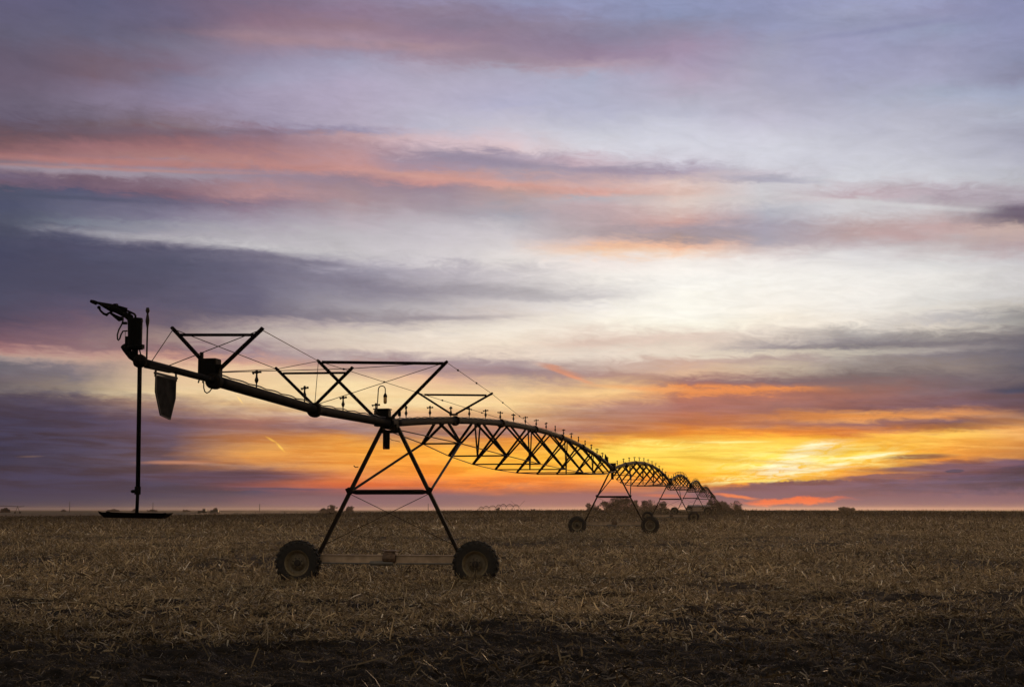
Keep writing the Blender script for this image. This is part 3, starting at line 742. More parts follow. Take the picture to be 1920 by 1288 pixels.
# cut stalk butts standing or leaning out of the litter
x, y = scatter(19, 70, 1.0)
p = residue(x, y, .14, .34, .012, .022, .2, 0)
p['ph'] = rng.uniform(.7, 1.5, len(x)); p['bend'] *= .2; p['z'] = terrain(x, y) + clods(x, y) + p['L'] * .4
meshes.append(straw_mesh('residue', p, True))
for i, me in enumerate(meshes):
    me.materials.append(STRAW)
def join_meshes(ms, name):
    vs, qs, cs, off = [], [], [], 0
    for me in ms:
        n = len(me.vertices)
        a = np.empty(n * 3, np.float32); me.vertices.foreach_get('co', a); vs.append(a.reshape(-1, 3))
        l = np.empty(len(me.loops), np.int32); me.loops.foreach_get('vertex_index', l); qs.append(l.reshape(-1, 4) + off)
        c = np.empty(n * 4, np.float32); me.color_attributes['tint'].data.foreach_get('color', c); cs.append(c)
        off += n
        bpy.data.meshes.remove(me)
    V = np.concatenate(vs); q = np.concatenate(qs)
    me = bpy.data.meshes.new(name)
    me.vertices.add(len(V)); me.vertices.foreach_set('co', V.ravel())
    me.loops.add(q.size); me.loops.foreach_set('vertex_index', q.ravel())
    me.polygons.add(len(q)); me.polygons.foreach_set('loop_start', (np.arange(len(q)) * 4).astype(np.int32))
    me.update(calc_edges=True)
    at = me.color_attributes.new('tint', 'FLOAT_COLOR', 'POINT'); at.data.foreach_set('color', np.concatenate(cs))
    me.materials.append(STRAW)
    return me
so = bpy.data.objects.new('crop_residue', join_meshes(meshes, 'crop_residue')); COL.objects.link(so)
tag(so, 'pale dry stalks and leaves littering the dark harvested field', 'crop residue', kind='stuff')

# ------------------------------------------------------------------ centre-pivot units
T1 = P(729, 1046, 38.0); T1.z = 0
_d2 = ray(1151, 985)
T2 = Vector((_d2.x / _d2.y * 94.3, 94.3, 0))
SPAN = (T2 - T1).length
towers = [T1, T2]
for px in (1257.5, 1296, 1317, 1335):
    d = ray(px, 955); k = d.x / d.y
    a = towers[-1]
    best = min((abs((Vector((k * yy, yy, 0)) - a).length - SPAN), yy) for yy in np.arange(a.y + 30, a.y + 60, .02))
    towers.append(Vector((k * best[1], best[1], 0)))
_dir = (towers[-1] - towers[-2]).normalized()
towers.append(towers[-1] + _dir * SPAN)
for t in towers:
    t.z = gz(t.x, t.y)
PZ = 4.24

def pz(s):            # pipe axis height along the span, s = 0..1
    return PZ + 1.05 * 4 * s * (1 - s)

def sprinkler(root, a, b, z, ang, tall=.36, detail=True):
    m = MB()
    k = tall / .36
    m.lathe([(.015, 0), (.015, .09 * k), (.026, .10 * k), (.042, .145 * k), (.042, .16 * k), (.022, .215 * k), (.018, .28 * k), (.028, .285 * k), (.03, .34 * k), (.016, .36 * k)], 'z', (a, b, z), 8)
    o = m.build('sprinkler', M['brass'], root)
    r_ = MB()
    rot = Matrix.Rotation(ang, 3, 'Z')
    c = Vector((a, b, z + .305 * k))
    r_.box(c, (.22, .024, .028), rot)
    r_.box(c + rot @ Vector((.085, 0, .012)), (.045, .022, .04), rot)
    r_.box(c + rot @ Vector((-.08, 0, -.02)), (.03, .02, .03), rot)
    r_.box(c + Vector((0, 0, .0)), (.05, .03, .05), rot)
    r_.build('impact_arm', M['brass'], o)
    return o

def make_wheel(root, a, b, z):
    n = 40
    w = MB()
    # tyre: rounded lathe about the y axis
    prof = [(.325, -.11), (.345, -.145), (.42, -.155), (.51, -.148), (.55, -.12), (.562, -.06), (.565, 0), (.562, .06), (.55, .12), (.51, .148), (.42, .155), (.345, .145), (.325, .11)]
    w.lathe(prof, 'y', (a, b, z), n, close=True)
    for i in range(22):                                  # chevron lugs, alternating sides
        for sd in (-1, 1):
            t = (i + (.5 if sd > 0 else 0)) * 2 * math.pi / 22
            rot = Matrix.Rotation(-t, 3, 'Y')
            sl = Matrix.Rotation(sd * .6, 3, 'X')
            tw = Matrix.Rotation(sd * .65, 3, 'Z')
            c = Vector((a, b, z)) + rot @ Vector((0, sd * .075, .572))
            w.box(c, (.05, .165, .055), rot @ tw)
            c2 = Vector((a, b, z)) + rot @ Vector((0.0, sd * .142, .545))
            w.box(c2, (.045, .04, .06), rot @ sl)
    ty = w.build('tyre', M['tyre'], None)
    wheel = bpy.data.objects.new('wheel', None); wheel.empty_display_size = .2
    COL.objects.link(wheel); wheel.parent = root
    ty.parent = wheel
    rm = MB()
    rm.lathe([(.325, -.112), (.348, -.125), (.352, -.135), (.335, -.138), (.315, -.118), (.30, -.07), (.285, -.05), (.272, -.03)], 'y', (a, b, z), n, cap=False)
    dm = MB(); dm.lathe([(.275, -.036), (.24, -.022), (.20, -.02), (.165, -.05), (.15, -.072), (.08, -.072)], 'y', (a, b, z), n, cap=False)
    rm.lathe([(.325, .11), (.35, .13), (.31, .11), (.28, .02), (.1, .0)], 'y', (a, b, z), n, cap=False)
    rim = rm.build('rim', M['rim'], wheel, True)
    dm.build('wheel_disc', M['disc'], wheel, True)
    hb = MB()
    hb.lathe([(.088, -.06), (.088, -.095), (.07, -.11), (.03, -.115)], 'y', (a, b, z), 20)
    for i in range(8):
        t = (i + .5) * math.pi / 4
        hb.lathe([(.021, -.06), (.021, -.085), (.010, -.09)], 'y', (a + .128 * math.cos(t), b, z + .128 * math.sin(t)), 6)
    hb.build('hub', M['hub'], wheel)
    return wheel

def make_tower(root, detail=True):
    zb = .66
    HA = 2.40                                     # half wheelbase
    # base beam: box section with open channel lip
    m = MB()
    m.box((0, 0, zb), (2 * HA - .1, .20, .22))
    m.box((0, -.12, zb + .108), (2 * HA - .25, .05, .014)); m.box((0, -.115, zb - .098), (2 * HA - .25, .035, .03))
    m.build('axle_beam', M['beam'], root)
    for s in (-1, 1):
        make_wheel(root, s * HA + .01, -.30, .56)
        g = MB()
        g.cbox((s * HA - .03, -.02, .58), (.24, .26, .3), .04)
        g.lathe([(.06, -.2), (.06, .0)], 'y', (s * HA + .01, -.05, .56), 10)
        g.build('wheel_gearbox', M['gear'], root)
    # centre drive
    g = MB()
    g.cbox((.06, -.06, zb + .06), (.34, .34, .28), .05)
    g.lathe([(.10, -.17), (.13, -.12), (.13, .12), (.10, .17)], 'x', (.06, -.16, zb + .03), 14)
    g.box((.06, -.06, zb + .215), (.40, .3, .03))
    g.build('centre_gearbox', M['gear'], root)
    g = MB()
    g.lathe([(.02, -.45), (.055, -.43), (.06, -.18), (.06, .16), (.045, .2)], 'x', (-.02, -.2, zb - .10), 12)
    g.build('drive_motor', M['shaft'], root)
    for s in (-1, 1):
        g = MB()
        g.tube([(.06 + s * .2, -.16, zb - .11), (s * (HA - .12), -.16, zb - .10)], .022, 8)
        g.build('drive_shaft', M['shaft'], root)
    # legs, strut, wires
    for s in (-1, 1):
        l = MB()
        top, bot = Vector((s * .22, .02, 4.12)), Vector((s * 1.93, 0, zb + .10))
        l.bar(top, bot, .095)
        l.build('leg', M['leg'], root)
        gs = MB()
        gs.box(top.lerp(bot, .50) + Vector((s * .03, -.055, 0)), (.13, .012, .2), Matrix.Rotation(s * .46, 3, 'Y'))
        gs.build('gusset_plate', M['steel'], root)
        kb = MB()
        s1 = .01 + .0985
        wn, dn = 3.1 / 2 * 4 * s1 * (1 - s1), 1.82 * 4 * s1 * (1 - s1)
        kb.tube([(s * 1.10, .02, 2.42), (s * (wn + .0), s1 * SPAN, pz(s1) - dn)], .036, 8)
        kb.build('knee_brace', M['leg'], root)
    st = MB(); st.bar((-1.05, 0, 2.42), (1.05, 0, 2.42), .10, 1); st.build('cross_strut', M['steel'], root)
    for s in (-1, 1):
        c = MB(); c.tube([(s * 1.05, .01 * s, 2.36), (-s * 1.80, .01 * s, 1.02)], .010, 5); c.build('cross_wire', M['cable'], root)
    # yoke at the pipe
    y_ = MB()
    y_.box((0, .0, 4.02), (.52, .34, .07)); y_.lathe([(.15, -.3), (.17, -.25), (.17, .25), (.15, .3)], 'y', (0, .05, PZ), 16)
    y_.box((-.2, 0, 4.1), (.06, .3, .2)); y_.box((.2, 0, 4.1), (.06, .3, .2))
    y_.build('pipe_yoke', M['steel'], root)
    b_ = MB()
    b_.cbox((-.02, -.20, PZ + .13), (.40, .30, .44), .02)
    b_.box((-.02, -.20, PZ + .365), (.43, .33, .03))
    b_.build('tower_box', M['box'], root)
    d = MB()
    d.lathe([(.09, -.02), (.095, -.03), (.095, -.48), (.085, -.5)], 'z', (-.06, -.12, 4.05), 14)
    d.build('slip_ring_column', M['box'], root)

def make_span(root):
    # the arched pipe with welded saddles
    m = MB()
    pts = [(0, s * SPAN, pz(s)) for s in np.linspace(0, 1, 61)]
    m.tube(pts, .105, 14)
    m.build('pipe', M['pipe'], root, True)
    for k in range(1, 7):
        s = k / 7
        f = MB()
        d = Vector((0, SPAN, 1.05 * 4 * (1 - 2 * s))).normalized()
        c = Vector((0, s * SPAN, pz(s)))
        f.tube([c - d * .04, c + d * .04], .165, 14)
        f.build('pipe_flange', M['pipe'], root)
    nodes = {-1: [], 1: []}
    for k in range(1, 10):
        s = .01 + .0985 * k
        wn, dn = 3.1 / 2 * 4 * s * (1 - s), 1.82 * 4 * s * (1 - s)
        y = s * SPAN
        zb = pz(s) - dn
        for sd in (-1, 1):
            nodes[sd].append((sd * wn, y, zb))
            for q in (-1, 1):
                yq = y + q * .62
                b = MB()
                b.bar((sd * .09, yq, pz(yq / SPAN) - .09), (sd * wn, y + q * .03, zb), .066)
                b.build('truss_brace', M['brace'], root)
        sp = MB(); sp.bar((-wn, y, zb), (wn, y, zb), .05); sp.build('spreader_bar', M['brace'], root)
        if k % 2 == 0:
            for q in (-1, 1):
                yq = y + q * .45
                b = MB(); b.bar((0, yq, pz(yq / SPAN) - .1), (0, y, zb - .02), .05); b.build('hanger_brace', M['brace'], root)
    for sd in (-1, 1):
        r_ = MB()
        r_.tube([(sd * .17, .15, 4.08)] + nodes[sd] + [(sd * .17, SPAN - .15, 4.08)], .016, 6)
        r_.build('truss_rod', M['cable'], root)
    for k in range(13):
        s = .045 + .0755 * k
        sprinkler(root, 0, s * SPAN, pz(s) + .10, random.uniform(0, 6.28))
    w = MB()
    cp = []
    for s in np.linspace(.01, .99, 120):
        cp.append((.03 + .02 * math.sin(s * 260), s * SPAN, pz(s) + .118 + .012 * math.sin(s * 400)))
    w.tube(cp, .014, 5)
    w.build('control_cable', M['rubber'], root)

def copy_tree(o, parent=None, depth=0, skip=()):
    c = o.copy(); COL.objects.link(c)
    if parent is not None: c.parent = parent
    for ch in o.children:
        if ch.name.split('.')[0] in skip: continue
        copy_tree(ch, c, depth + 1, skip)
    return c

def place(root, i):
    a, b = towers[i], towers[i + 1]
    d = b - a
    head = math.atan2(-d.x, d.y)
    pit = math.atan2(d.z, math.hypot(d.x, d.y))
    root.location = a
    root.rotation_euler = (pit, 0, head)

labels = [
 'near wheeled tower and truss span with long cable braced overhang and end gun',
 'second wheeled tower and its arched span, largest of the towers behind the near one',
 'third wheeled tower and span, its wheels just right of the second tower',
 'fourth wheeled tower and span, standing higher before the pale shed',
 'fifth wheeled tower, wheels beside the shed roof, its span dropping to the right',
 'farthest wheeled tower of the near line, sinking behind the rise at the bare trees']
G = 'jointed irrigation machine units in line'
u2 = empty('irrigation_span', label=labels[1], cat='irrigation machine', group=G)
make_tower(u2)
make_span(u2)
units = [u2]
for i in range(2, 6):
    c = copy_tree(u2, skip=('impact_arm',) if i > 2 else ())
    tag(c, labels[i])
    units.append(c)
u1 = copy_tree(u2, skip=('sprinkler',))
for ch in u1.children:
    if ch.name.startswith('tower_box'): ch.location.x -= .13
tag(u1, labels[0])
place(u1, 0)
for i, u in enumerate(units): place(u, i + 1)
bpy.context.view_layer.update()
INV = u1.matrix_basis.inverted()

for k in range(19):
    s = .0305 + .0505 * k
    sprinkler(u1, 0, s * SPAN, pz(s) + .10, random.uniform(0, 6.28))
S_M1, S_M2, S_END = -.2103, -.1092, -.2653
def L1(px, py, b):
    """point of local plane y=b of the near unit that is seen at this pixel"""
    o = INV @ Vector((0, 0, CAMZ)); d = (INV.to_3x3() @ ray(px, py))
    return o + d * ((b - o.y) / d.y)
_oc = [L1(262, 677, S_END * SPAN), L1(402, 713.5, S_M1 * SPAN), L1(590, 768, S_M2 * SPAN), Vector((0, 0, PZ))]
_os = [S_END, S_M1, S_M2, 0]
def ov_z(s): return float(np.interp(s, _os, [p.z for p in _oc]))
def ov_a(s): return float(np.interp(s, _os, [p.x for p in _oc]))
m = MB(); pts = [(ov_a(s), s * SPAN, ov_z(s) - .0) for s in np.linspace(S_M1, 0, 30)]
m.tube(pts, .105, 14); m.build('overhang_pipe', M['pipe'], u1, True)
m = MB(); m.tube([(ov_a(s), s * SPAN, ov_z(s)) for s in np.linspace(S_END, S_M1, 10)], .060, 12)
m.build('end_pipe', M['pipe'], u1, True)
for s, r_, w_ in ((S_M1, .15, .14), (S_M2, .165, .12)):
    m = MB(); m.lathe([(r_ * .8, -w_), (r_, -w_ * .6), (r_, w_ * .6), (r_ * .8, w_)], 'y', (ov_a(s), s * SPAN, ov_z(s) - .01), 18)
    m.build('pipe_flange', M['pipe'], u1)
m = MB(); m.lathe([(.03, -.11), (.085, -.08), (.112, -.03), (.112, .03), (.085, .08), (.03, .11)], 'x', (ov_a(S_END), S_END * SPAN, ov_z(S_END)), 16)
m.build('end_coupling', M['steel'], u1)
m = MB()
cp = [(ov_a(s) + .02 + .015 * math.sin(s * 400), s * SPAN, ov_z(s) + .118 + .02 * abs(math.sin(s * 190))) for s in np.linspace(S_M1 + .006, -.006, 70)]
m.tube(cp, .014, 5); m.build('control_cable', M['rubber'], u1)
for s in (-.0236, -.0725, -.1215, -.1727):
    sprinkler(u1, ov_a(s), s * SPAN, ov_z(s) + .10, random.uniform(-.5, .5))

def mast(root, b, lb, rb, lt, rt, ls, rs, wd, bw):
    A, B, C, D = L1(*lb, b), L1(*rb, b), L1(*lt, b), L1(*rt, b)
    E, F = L1(*ls, b), L1(*rs, b)
    o = MB()
    o.bar(A, C, wd); o.bar(B, D, wd)
    x = MB(); x.bar(E, F, bw)
    f = MB()
    mid = (A + B) / 2
    f.box(mid + Vector((0, 0, -.02)), (abs((B - A).x) + .1, .12, .06))
    for q in (C, D): f.box(q, (.05, .09, .09), Matrix.Rotation(.7 if q.x > mid.x else -.7, 3, 'Y'))
    h = o.build('cable_mast', M['steel'], root)
    x.build('mast_bar', M['steel'], h); f.build('mast_bracket', M['steel'], h)
    return C, D, E, F
bM1, bM2, bT, bS = S_M1 * SPAN, S_M2 * SPAN, -.42, .1393 * SPAN
M1 = mast(u1, bM1, (381, 678), (412, 692), (325, 617), (490, 618), (338, 628), (482, 628), .062, .05)
M2 = mast(u1, bM2, (585, 757), (593, 757), (519, 692), (659, 691), (531, 700), (651, 699), .06, .046)
TT = mast(u1, bT, (702, 782), (736, 782), (597, 677), (837, 679), (604, 679), (832, 681.5), .075, .075)
SS = mast(u1, bS, (846, 776), (855, 776), (783, 736), (922, 738), (796, 740), (912, 741), .06, .06)
def pipe_at(s): return Vector((ov_a(s) if s < 0 else 0, s * SPAN, (ov_z(s) if s < 0 else pz(s)) + (.045 if s < S_M1 else .1)))
cables = [(M1[0], pipe_at(-.2575)), (M1[1], pipe_at(-.246)), (M1[0], M2[0]), (M1[1], TT[0]), (M2[0], TT[0]), (M2[1], TT[1]),
          (pipe_at(S_M1) + Vector((.05, 0, .06)), M2[0]), (pipe_at(S_M1) + Vector((.05, 0, .05)), M2[1]), (TT[0], pipe_at(S_M2)), (TT[1], pipe_at(S_M2)),
          (TT[0], SS[0]), (TT[1], SS[1]), (SS[0], pipe_at(.335)), (SS[1], pipe_at(.415))]
for i, (a, b) in enumerate(cables):
    c = MB(); c.tube([a, b], .0085, 5)
    if i in (10, 11, 12, 13):
        for f in (.22, .62):
            q = Vector(a).lerp(Vector(b), f); d = (Vector(b) - Vector(a)).normalized()
            c.tube([q - d * .07, q - d * .03, q + d * .03, q + d * .07], [.008, .028, .028, .008], 8)
    c.build('brace_cable', M['cable'], u1)

# booster pump box beside the overhang mast
b0 = bM1 + .0
def Q(px, py, b=b0): return L1(px, py, b)
m = MB()
pa, pb_ = Q(374, 704), Q(408, 672)
c = (pa + pb_) / 2
m.cbox((c.x, b0 + .05, c.z), (pb_.x - pa.x, .30, pb_.z - pa.z), .015)
bx = m.build('pump_box', M['box'], u1)
m = MB(); q = Q(379, 667); m.box((q.x, b0 - .02, q.z), (.05, .06, .13)); m.build('box_vent', M['box'], bx)
for px in (376, 384):
    m = MB(); m.tube([(Q(px, 704).x, b0, Q(px, 704).z), (Q(px, 714).x, b0 - .1, Q(px, 718).z)], .016, 6); m.build('box_foot', M['box'], bx)
m = MB(); q = Q(404, 698); m.cbox((q.x, b0 + .05, q.z), (.17, .20, .28), .02); m.box((Q(393, 701).x, b0, q.z - .06), (.1, .12, .10)); m.build('pump_neck', M['box'], bx)
m = MB(); m.tube([Q(382, 716), Q(382, 727), Q(384, 734), Q(388, 737), Q(393, 734), Q(398, 727)], .012, 6); m.build('drain_hose', M['rubber'], u1)
m = MB(); m.tube([Q(385, 705), Q(390, 710), Q(396, 716)], .010, 6); m.build('box_cable', M['rubber'], u1)

# end assembly: drop pipe, trough, end gun, riser
bE = S_END * SPAN
def E(px, py, off=0): return L1(px, py, bE + off)
m = MB(); m.tube([E(262, 684), E(258.5, 918)], .036, 12); m.tube([E(258.5, 916), E(256.5, 962)], .028, 12)
dp = m.build('drop_pipe', M['steel'], u1, True)
m = MB(); a, b = E(258.3, 912), E(257.8, 927); m.tube([a, b], .05, 12); q = E(251, 921); m.lathe([(.012, -.05), (.028, -.03), (.028, .03), (.012, .05)], 'x', tuple(q), 10)
m.build('pipe_clamp', M['steel'], dp)
# trough: open sheet metal pan with flared lips
def trough():
    m = MB()
    xs = [192, 200, 230, 256, 285, 306, 318]
    top = [957.5, 960.0, 961.0, 961.3, 961.5, 962.2, 961.0]
    bot = [962.0, 969.8, 970.6, 971.0, 971.5, 972.0, 963.2]
    for i in range(len(xs)):
        pass
    rows = []
    for x_, t_, b_ in zip(xs, top, bot):
        wtop, wbot = (.16, .10)
        T, B = E(x_, t_), E(x_, b_)
        if x_ in (192, 318): wbot = .12
        rows.append([Vector((T.x, bE - wtop, T.z)), Vector((B.x, bE - wbot, B.z)), Vector((B.x, bE + wbot, B.z)), Vector((T.x, bE + wtop, T.z)),
                     Vector((T.x, bE + wtop - .012, T.z)), Vector((B.x, bE + wbot - .01, B.z + .012)), Vector((B.x, bE - wbot + .01, B.z + .012)), Vector((T.x, bE - wtop + .012, T.z))])
    vs = [v for r_ in rows for v in r_]; fs = []
    for i in range(len(rows) - 1):
        for k in range(8):
            j = (k + 1) % 8
            fs.append((i * 8 + k, i * 8 + j, (i + 1) * 8 + j, (i + 1) * 8 + k))
    for i in (0, len(rows) - 1):
        o = i * 8
        fs += [(o, o + 1, o + 6, o + 7), (o + 1, o + 2, o + 5, o + 6), (o + 2, o + 3, o + 4, o + 5)]
    m.add(vs, fs)
    return m.build('trough', M['gun'], u1)
trough()
# end gun
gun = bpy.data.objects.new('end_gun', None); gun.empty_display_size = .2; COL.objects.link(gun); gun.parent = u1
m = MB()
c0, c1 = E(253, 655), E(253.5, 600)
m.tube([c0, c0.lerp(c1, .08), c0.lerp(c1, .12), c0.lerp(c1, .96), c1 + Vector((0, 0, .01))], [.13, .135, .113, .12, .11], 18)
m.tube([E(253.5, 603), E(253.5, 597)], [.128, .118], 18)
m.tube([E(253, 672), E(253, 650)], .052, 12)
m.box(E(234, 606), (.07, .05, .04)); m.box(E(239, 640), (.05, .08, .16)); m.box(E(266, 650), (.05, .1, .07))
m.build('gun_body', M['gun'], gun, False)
m = MB(); m.tube([E(231, 648), E(236, 654), E(246, 668), E(256, 674)], [.05, .06, .055, .06], 12); m.build('gun_elbow', M['gun'], gun, True)
m = MB()
m.tube([E(170, 564.5), E(176, 566.5), E(181, 568.5)], [.025, .034, .034], 10)
m.tube([E(180, 567.5), E(186, 568.5), E(196, 573), E(212, 580)], [.022, .024, .038, .06], 10)
m.tube([E(210, 577), E(222, 582), E(238, 592), E(246, 600)], [.065, .062, .05, .045], 10)
m.tube([E(185, 567), E(216, 574), E(237, 580)], [.012, .028, .028], 8)
m.box(E(217, 573), (.06, .06, .06)); m.box(E(229, 579), (.14, .09, .07), Matrix.Rotation(.25, 3, 'Y'))
m.tube([E(232, 580), E(246, 586), E(252, 589), E(254, 592), E(254, 600)], .018, 8)
m.tube([E(240, 588), E(248, 595)], .03, 8)
m.build('gun_barrel', M['gun'], gun)
m = MB()
m.tube([E(186, 576), E(188, 582), E(194, 588), E(200, 590.5), E(204, 587), E(207, 586)], [.022, .016, .02, .026, .016, .014], 8)
m.lathe([(.01, -.025), (.028, -.01), (.028, .01), (.01, .025)], 'y', tuple(E(185.5, 576.5)), 10)
m.tube([E(206, 586), E(216, 593), E(224, 598), E(231, 597)], [.018, .03, .045, .03], 8)
m.build('drive_arm', M['gun'], gun)
m = MB(); m.tube([E(231, 600), E(228.5, 608), E(223, 618), E(220, 628), E(220.5, 636), E(222, 638), E(224.5, 635), E(227, 627), E(230.5, 621), E(239, 620.5)], .013, 8)
m.build('hose', M['rubber'], gun, True)
m = MB(); m.tube([E(235, 622), E(234.6, 643)], .005, 5); m.build('pull_wire', M['rubber'], gun)
m = MB(); m.tube([E(261.5, 655), E(264.5, 668)], .012, 6); m.build('stay_rod', M['rubber'], gun)
m = MB(); rb_ = .25
m.tube([E(274.8, 681, rb_), E(276.5, 613, rb_)], .0145, 8)
m.tube([E(276.5, 614, rb_), E(276.6, 603, rb_), E(276.7, 600, rb_), E(276.8, 588, rb_), E(276.8, 587, rb_), E(276.9, 583, rb_), E(277, 577, rb_)], [.016, .034, .034, .015, .02, .036, .024], 10)
rs_ = m.build('riser_sprinkler', M['brass'], u1)
# bracket of the end pipe
m = MB(); m.box((ov_a(-.25), S_END * SPAN + .75, ov_z(-.25) - .02), (.10, 1.0, .10)); m.build('end_bracket', M['steel'], u1)

# tower lamp (unlit) and tower fittings of the near unit
bL = -.2
def K(px, py): return L1(px, py, bL)
lamp = bpy.data.objects.new('tower_lamp', None); lamp.empty_display_size = .2; COL.objects.link(lamp); lamp.parent = u1
m = MB()
arc = [K(707, 768), K(709.4, 731)] + [K(716 - 6.4 * math.cos(t), 730 - 6.6 * math.sin(t)) for t in np.linspace(.1, math.pi, 10)] + [K(722.4, 741)]
m.tube(arc, .014, 8); m.build('goose_neck', M['steel'], lamp, True)
m = MB(); m.lathe([(.02, .1), (.052, .035), (.055, .0), (.05, -.005)], 'z', tuple(K(722.3, 744)), 12); m.build('lamp_cap', M['steel'], lamp)
m = MB(); m.lathe([(.047, 0), (.048, -.13), (.04, -.165), (.015, -.18)], 'z', tuple(K(722.3, 744.4)), 12); m.build('lamp_glass', M['glass'], lamp, True)
for dx in (-1.6, 1.6):
    m = MB(); m.tube([K(722 + dx, 837), K(722 + dx, 842)], .013, 6); m.build('red_plug', M['red'], u1)
m = MB(); q = K(749, 776); m.box(q, (.07, .06, .12)); m.tube([K(749.5, 779), K(750, 784)], .012, 6); m.build('drain_valve', M['box'], u1)
m = MB(); m.tube([K(729, 820), K(735, 825), K(742, 826), K(750, 828)], .008, 5); m.build('loose_wire', M['cable'], u1)
for px, py in ((672, 875), (626, 962)):
    q = L1(px, py, .0)
    m = MB(); m.tube([q, q + Vector((-.08, -.02, -.01)), q + Vector((-.12, -.02, .03))], .014, 6); m.build('leg_hook', M['steel'], u1)
# upright wedge plate on the pipe near the second tower
s = .93
m = MB(); mt = Matrix.Translation(Vector((0, s * SPAN, pz(s)))) @ Matrix.Rotation(R(8), 4, 'Z')
m.prism([(-.12, .05), (.12, .05), (.10, .28), (-.10, .62), (-.13, .4)], .04, mt); m.build('wedge_plate', M['box'], u1)

# hanging flap: a thing of its own, hung from the end pipe
def flap():
    sa, sb = -.2547, -.2400
    A = Vector((ov_a(sa), sa * SPAN, ov_z(sa) - .11)); B = Vector((ov_a(sb), sb * SPAN, ov_z(sb) - .11))
    W = u1.matrix_basis
    A, B = W @ A, W @ B
    root = empty('hanging_flap', (A + B) / 2, 'grey tapered sheet hanging from the overhang pipe beside the drop pipe', 'flap')
    xdir = (B - A).normalized(); L_ = (B - A).length
    nrm = xdir.cross(Vector((0, 0, 1))).normalized()
    mt = Matrix((( xdir.x, nrm.x, 0, 0), (xdir.y, nrm.y, 0, 0), (xdir.z, nrm.z, 1, 0), (0, 0, 0, 1)))
    h = L_ / 2
    out = [(-h + .02, -.06), (-h + .02, -.32), (-h * .42, -.70), (h * .50, -.745), (h - .02, -.36), (h - .02, -.05)]
    m = MB(); m.prism(out, .008, mt); m.build('sheet', M['flap'], root)
    m = MB()
    P3 = [mt @ Vector((x_, 0, z_)) for x_, z_ in out]
    for i in range(len(P3)): m.bar(P3[i], P3[(i + 1) % len(P3)], .022)
    m.build('border', M['flapframe'], root)
    m = MB(); m.bar(mt @ Vector((-h - .03, 0, -.02)), mt @ Vector((h + .03, 0, -.02)), .035)
    for k in (-1, 1): m.bar(mt @ Vector((k * (h - .0), 0, -.08)), mt @ Vector((k * (h - .02), 0, .09)), .03)
    m.build('hanger_rail', M['flapframe'], root)
flap()

# ------------------------------------------------------------------ far things
def wpx(px, py, Y): return P(px, py, Y)

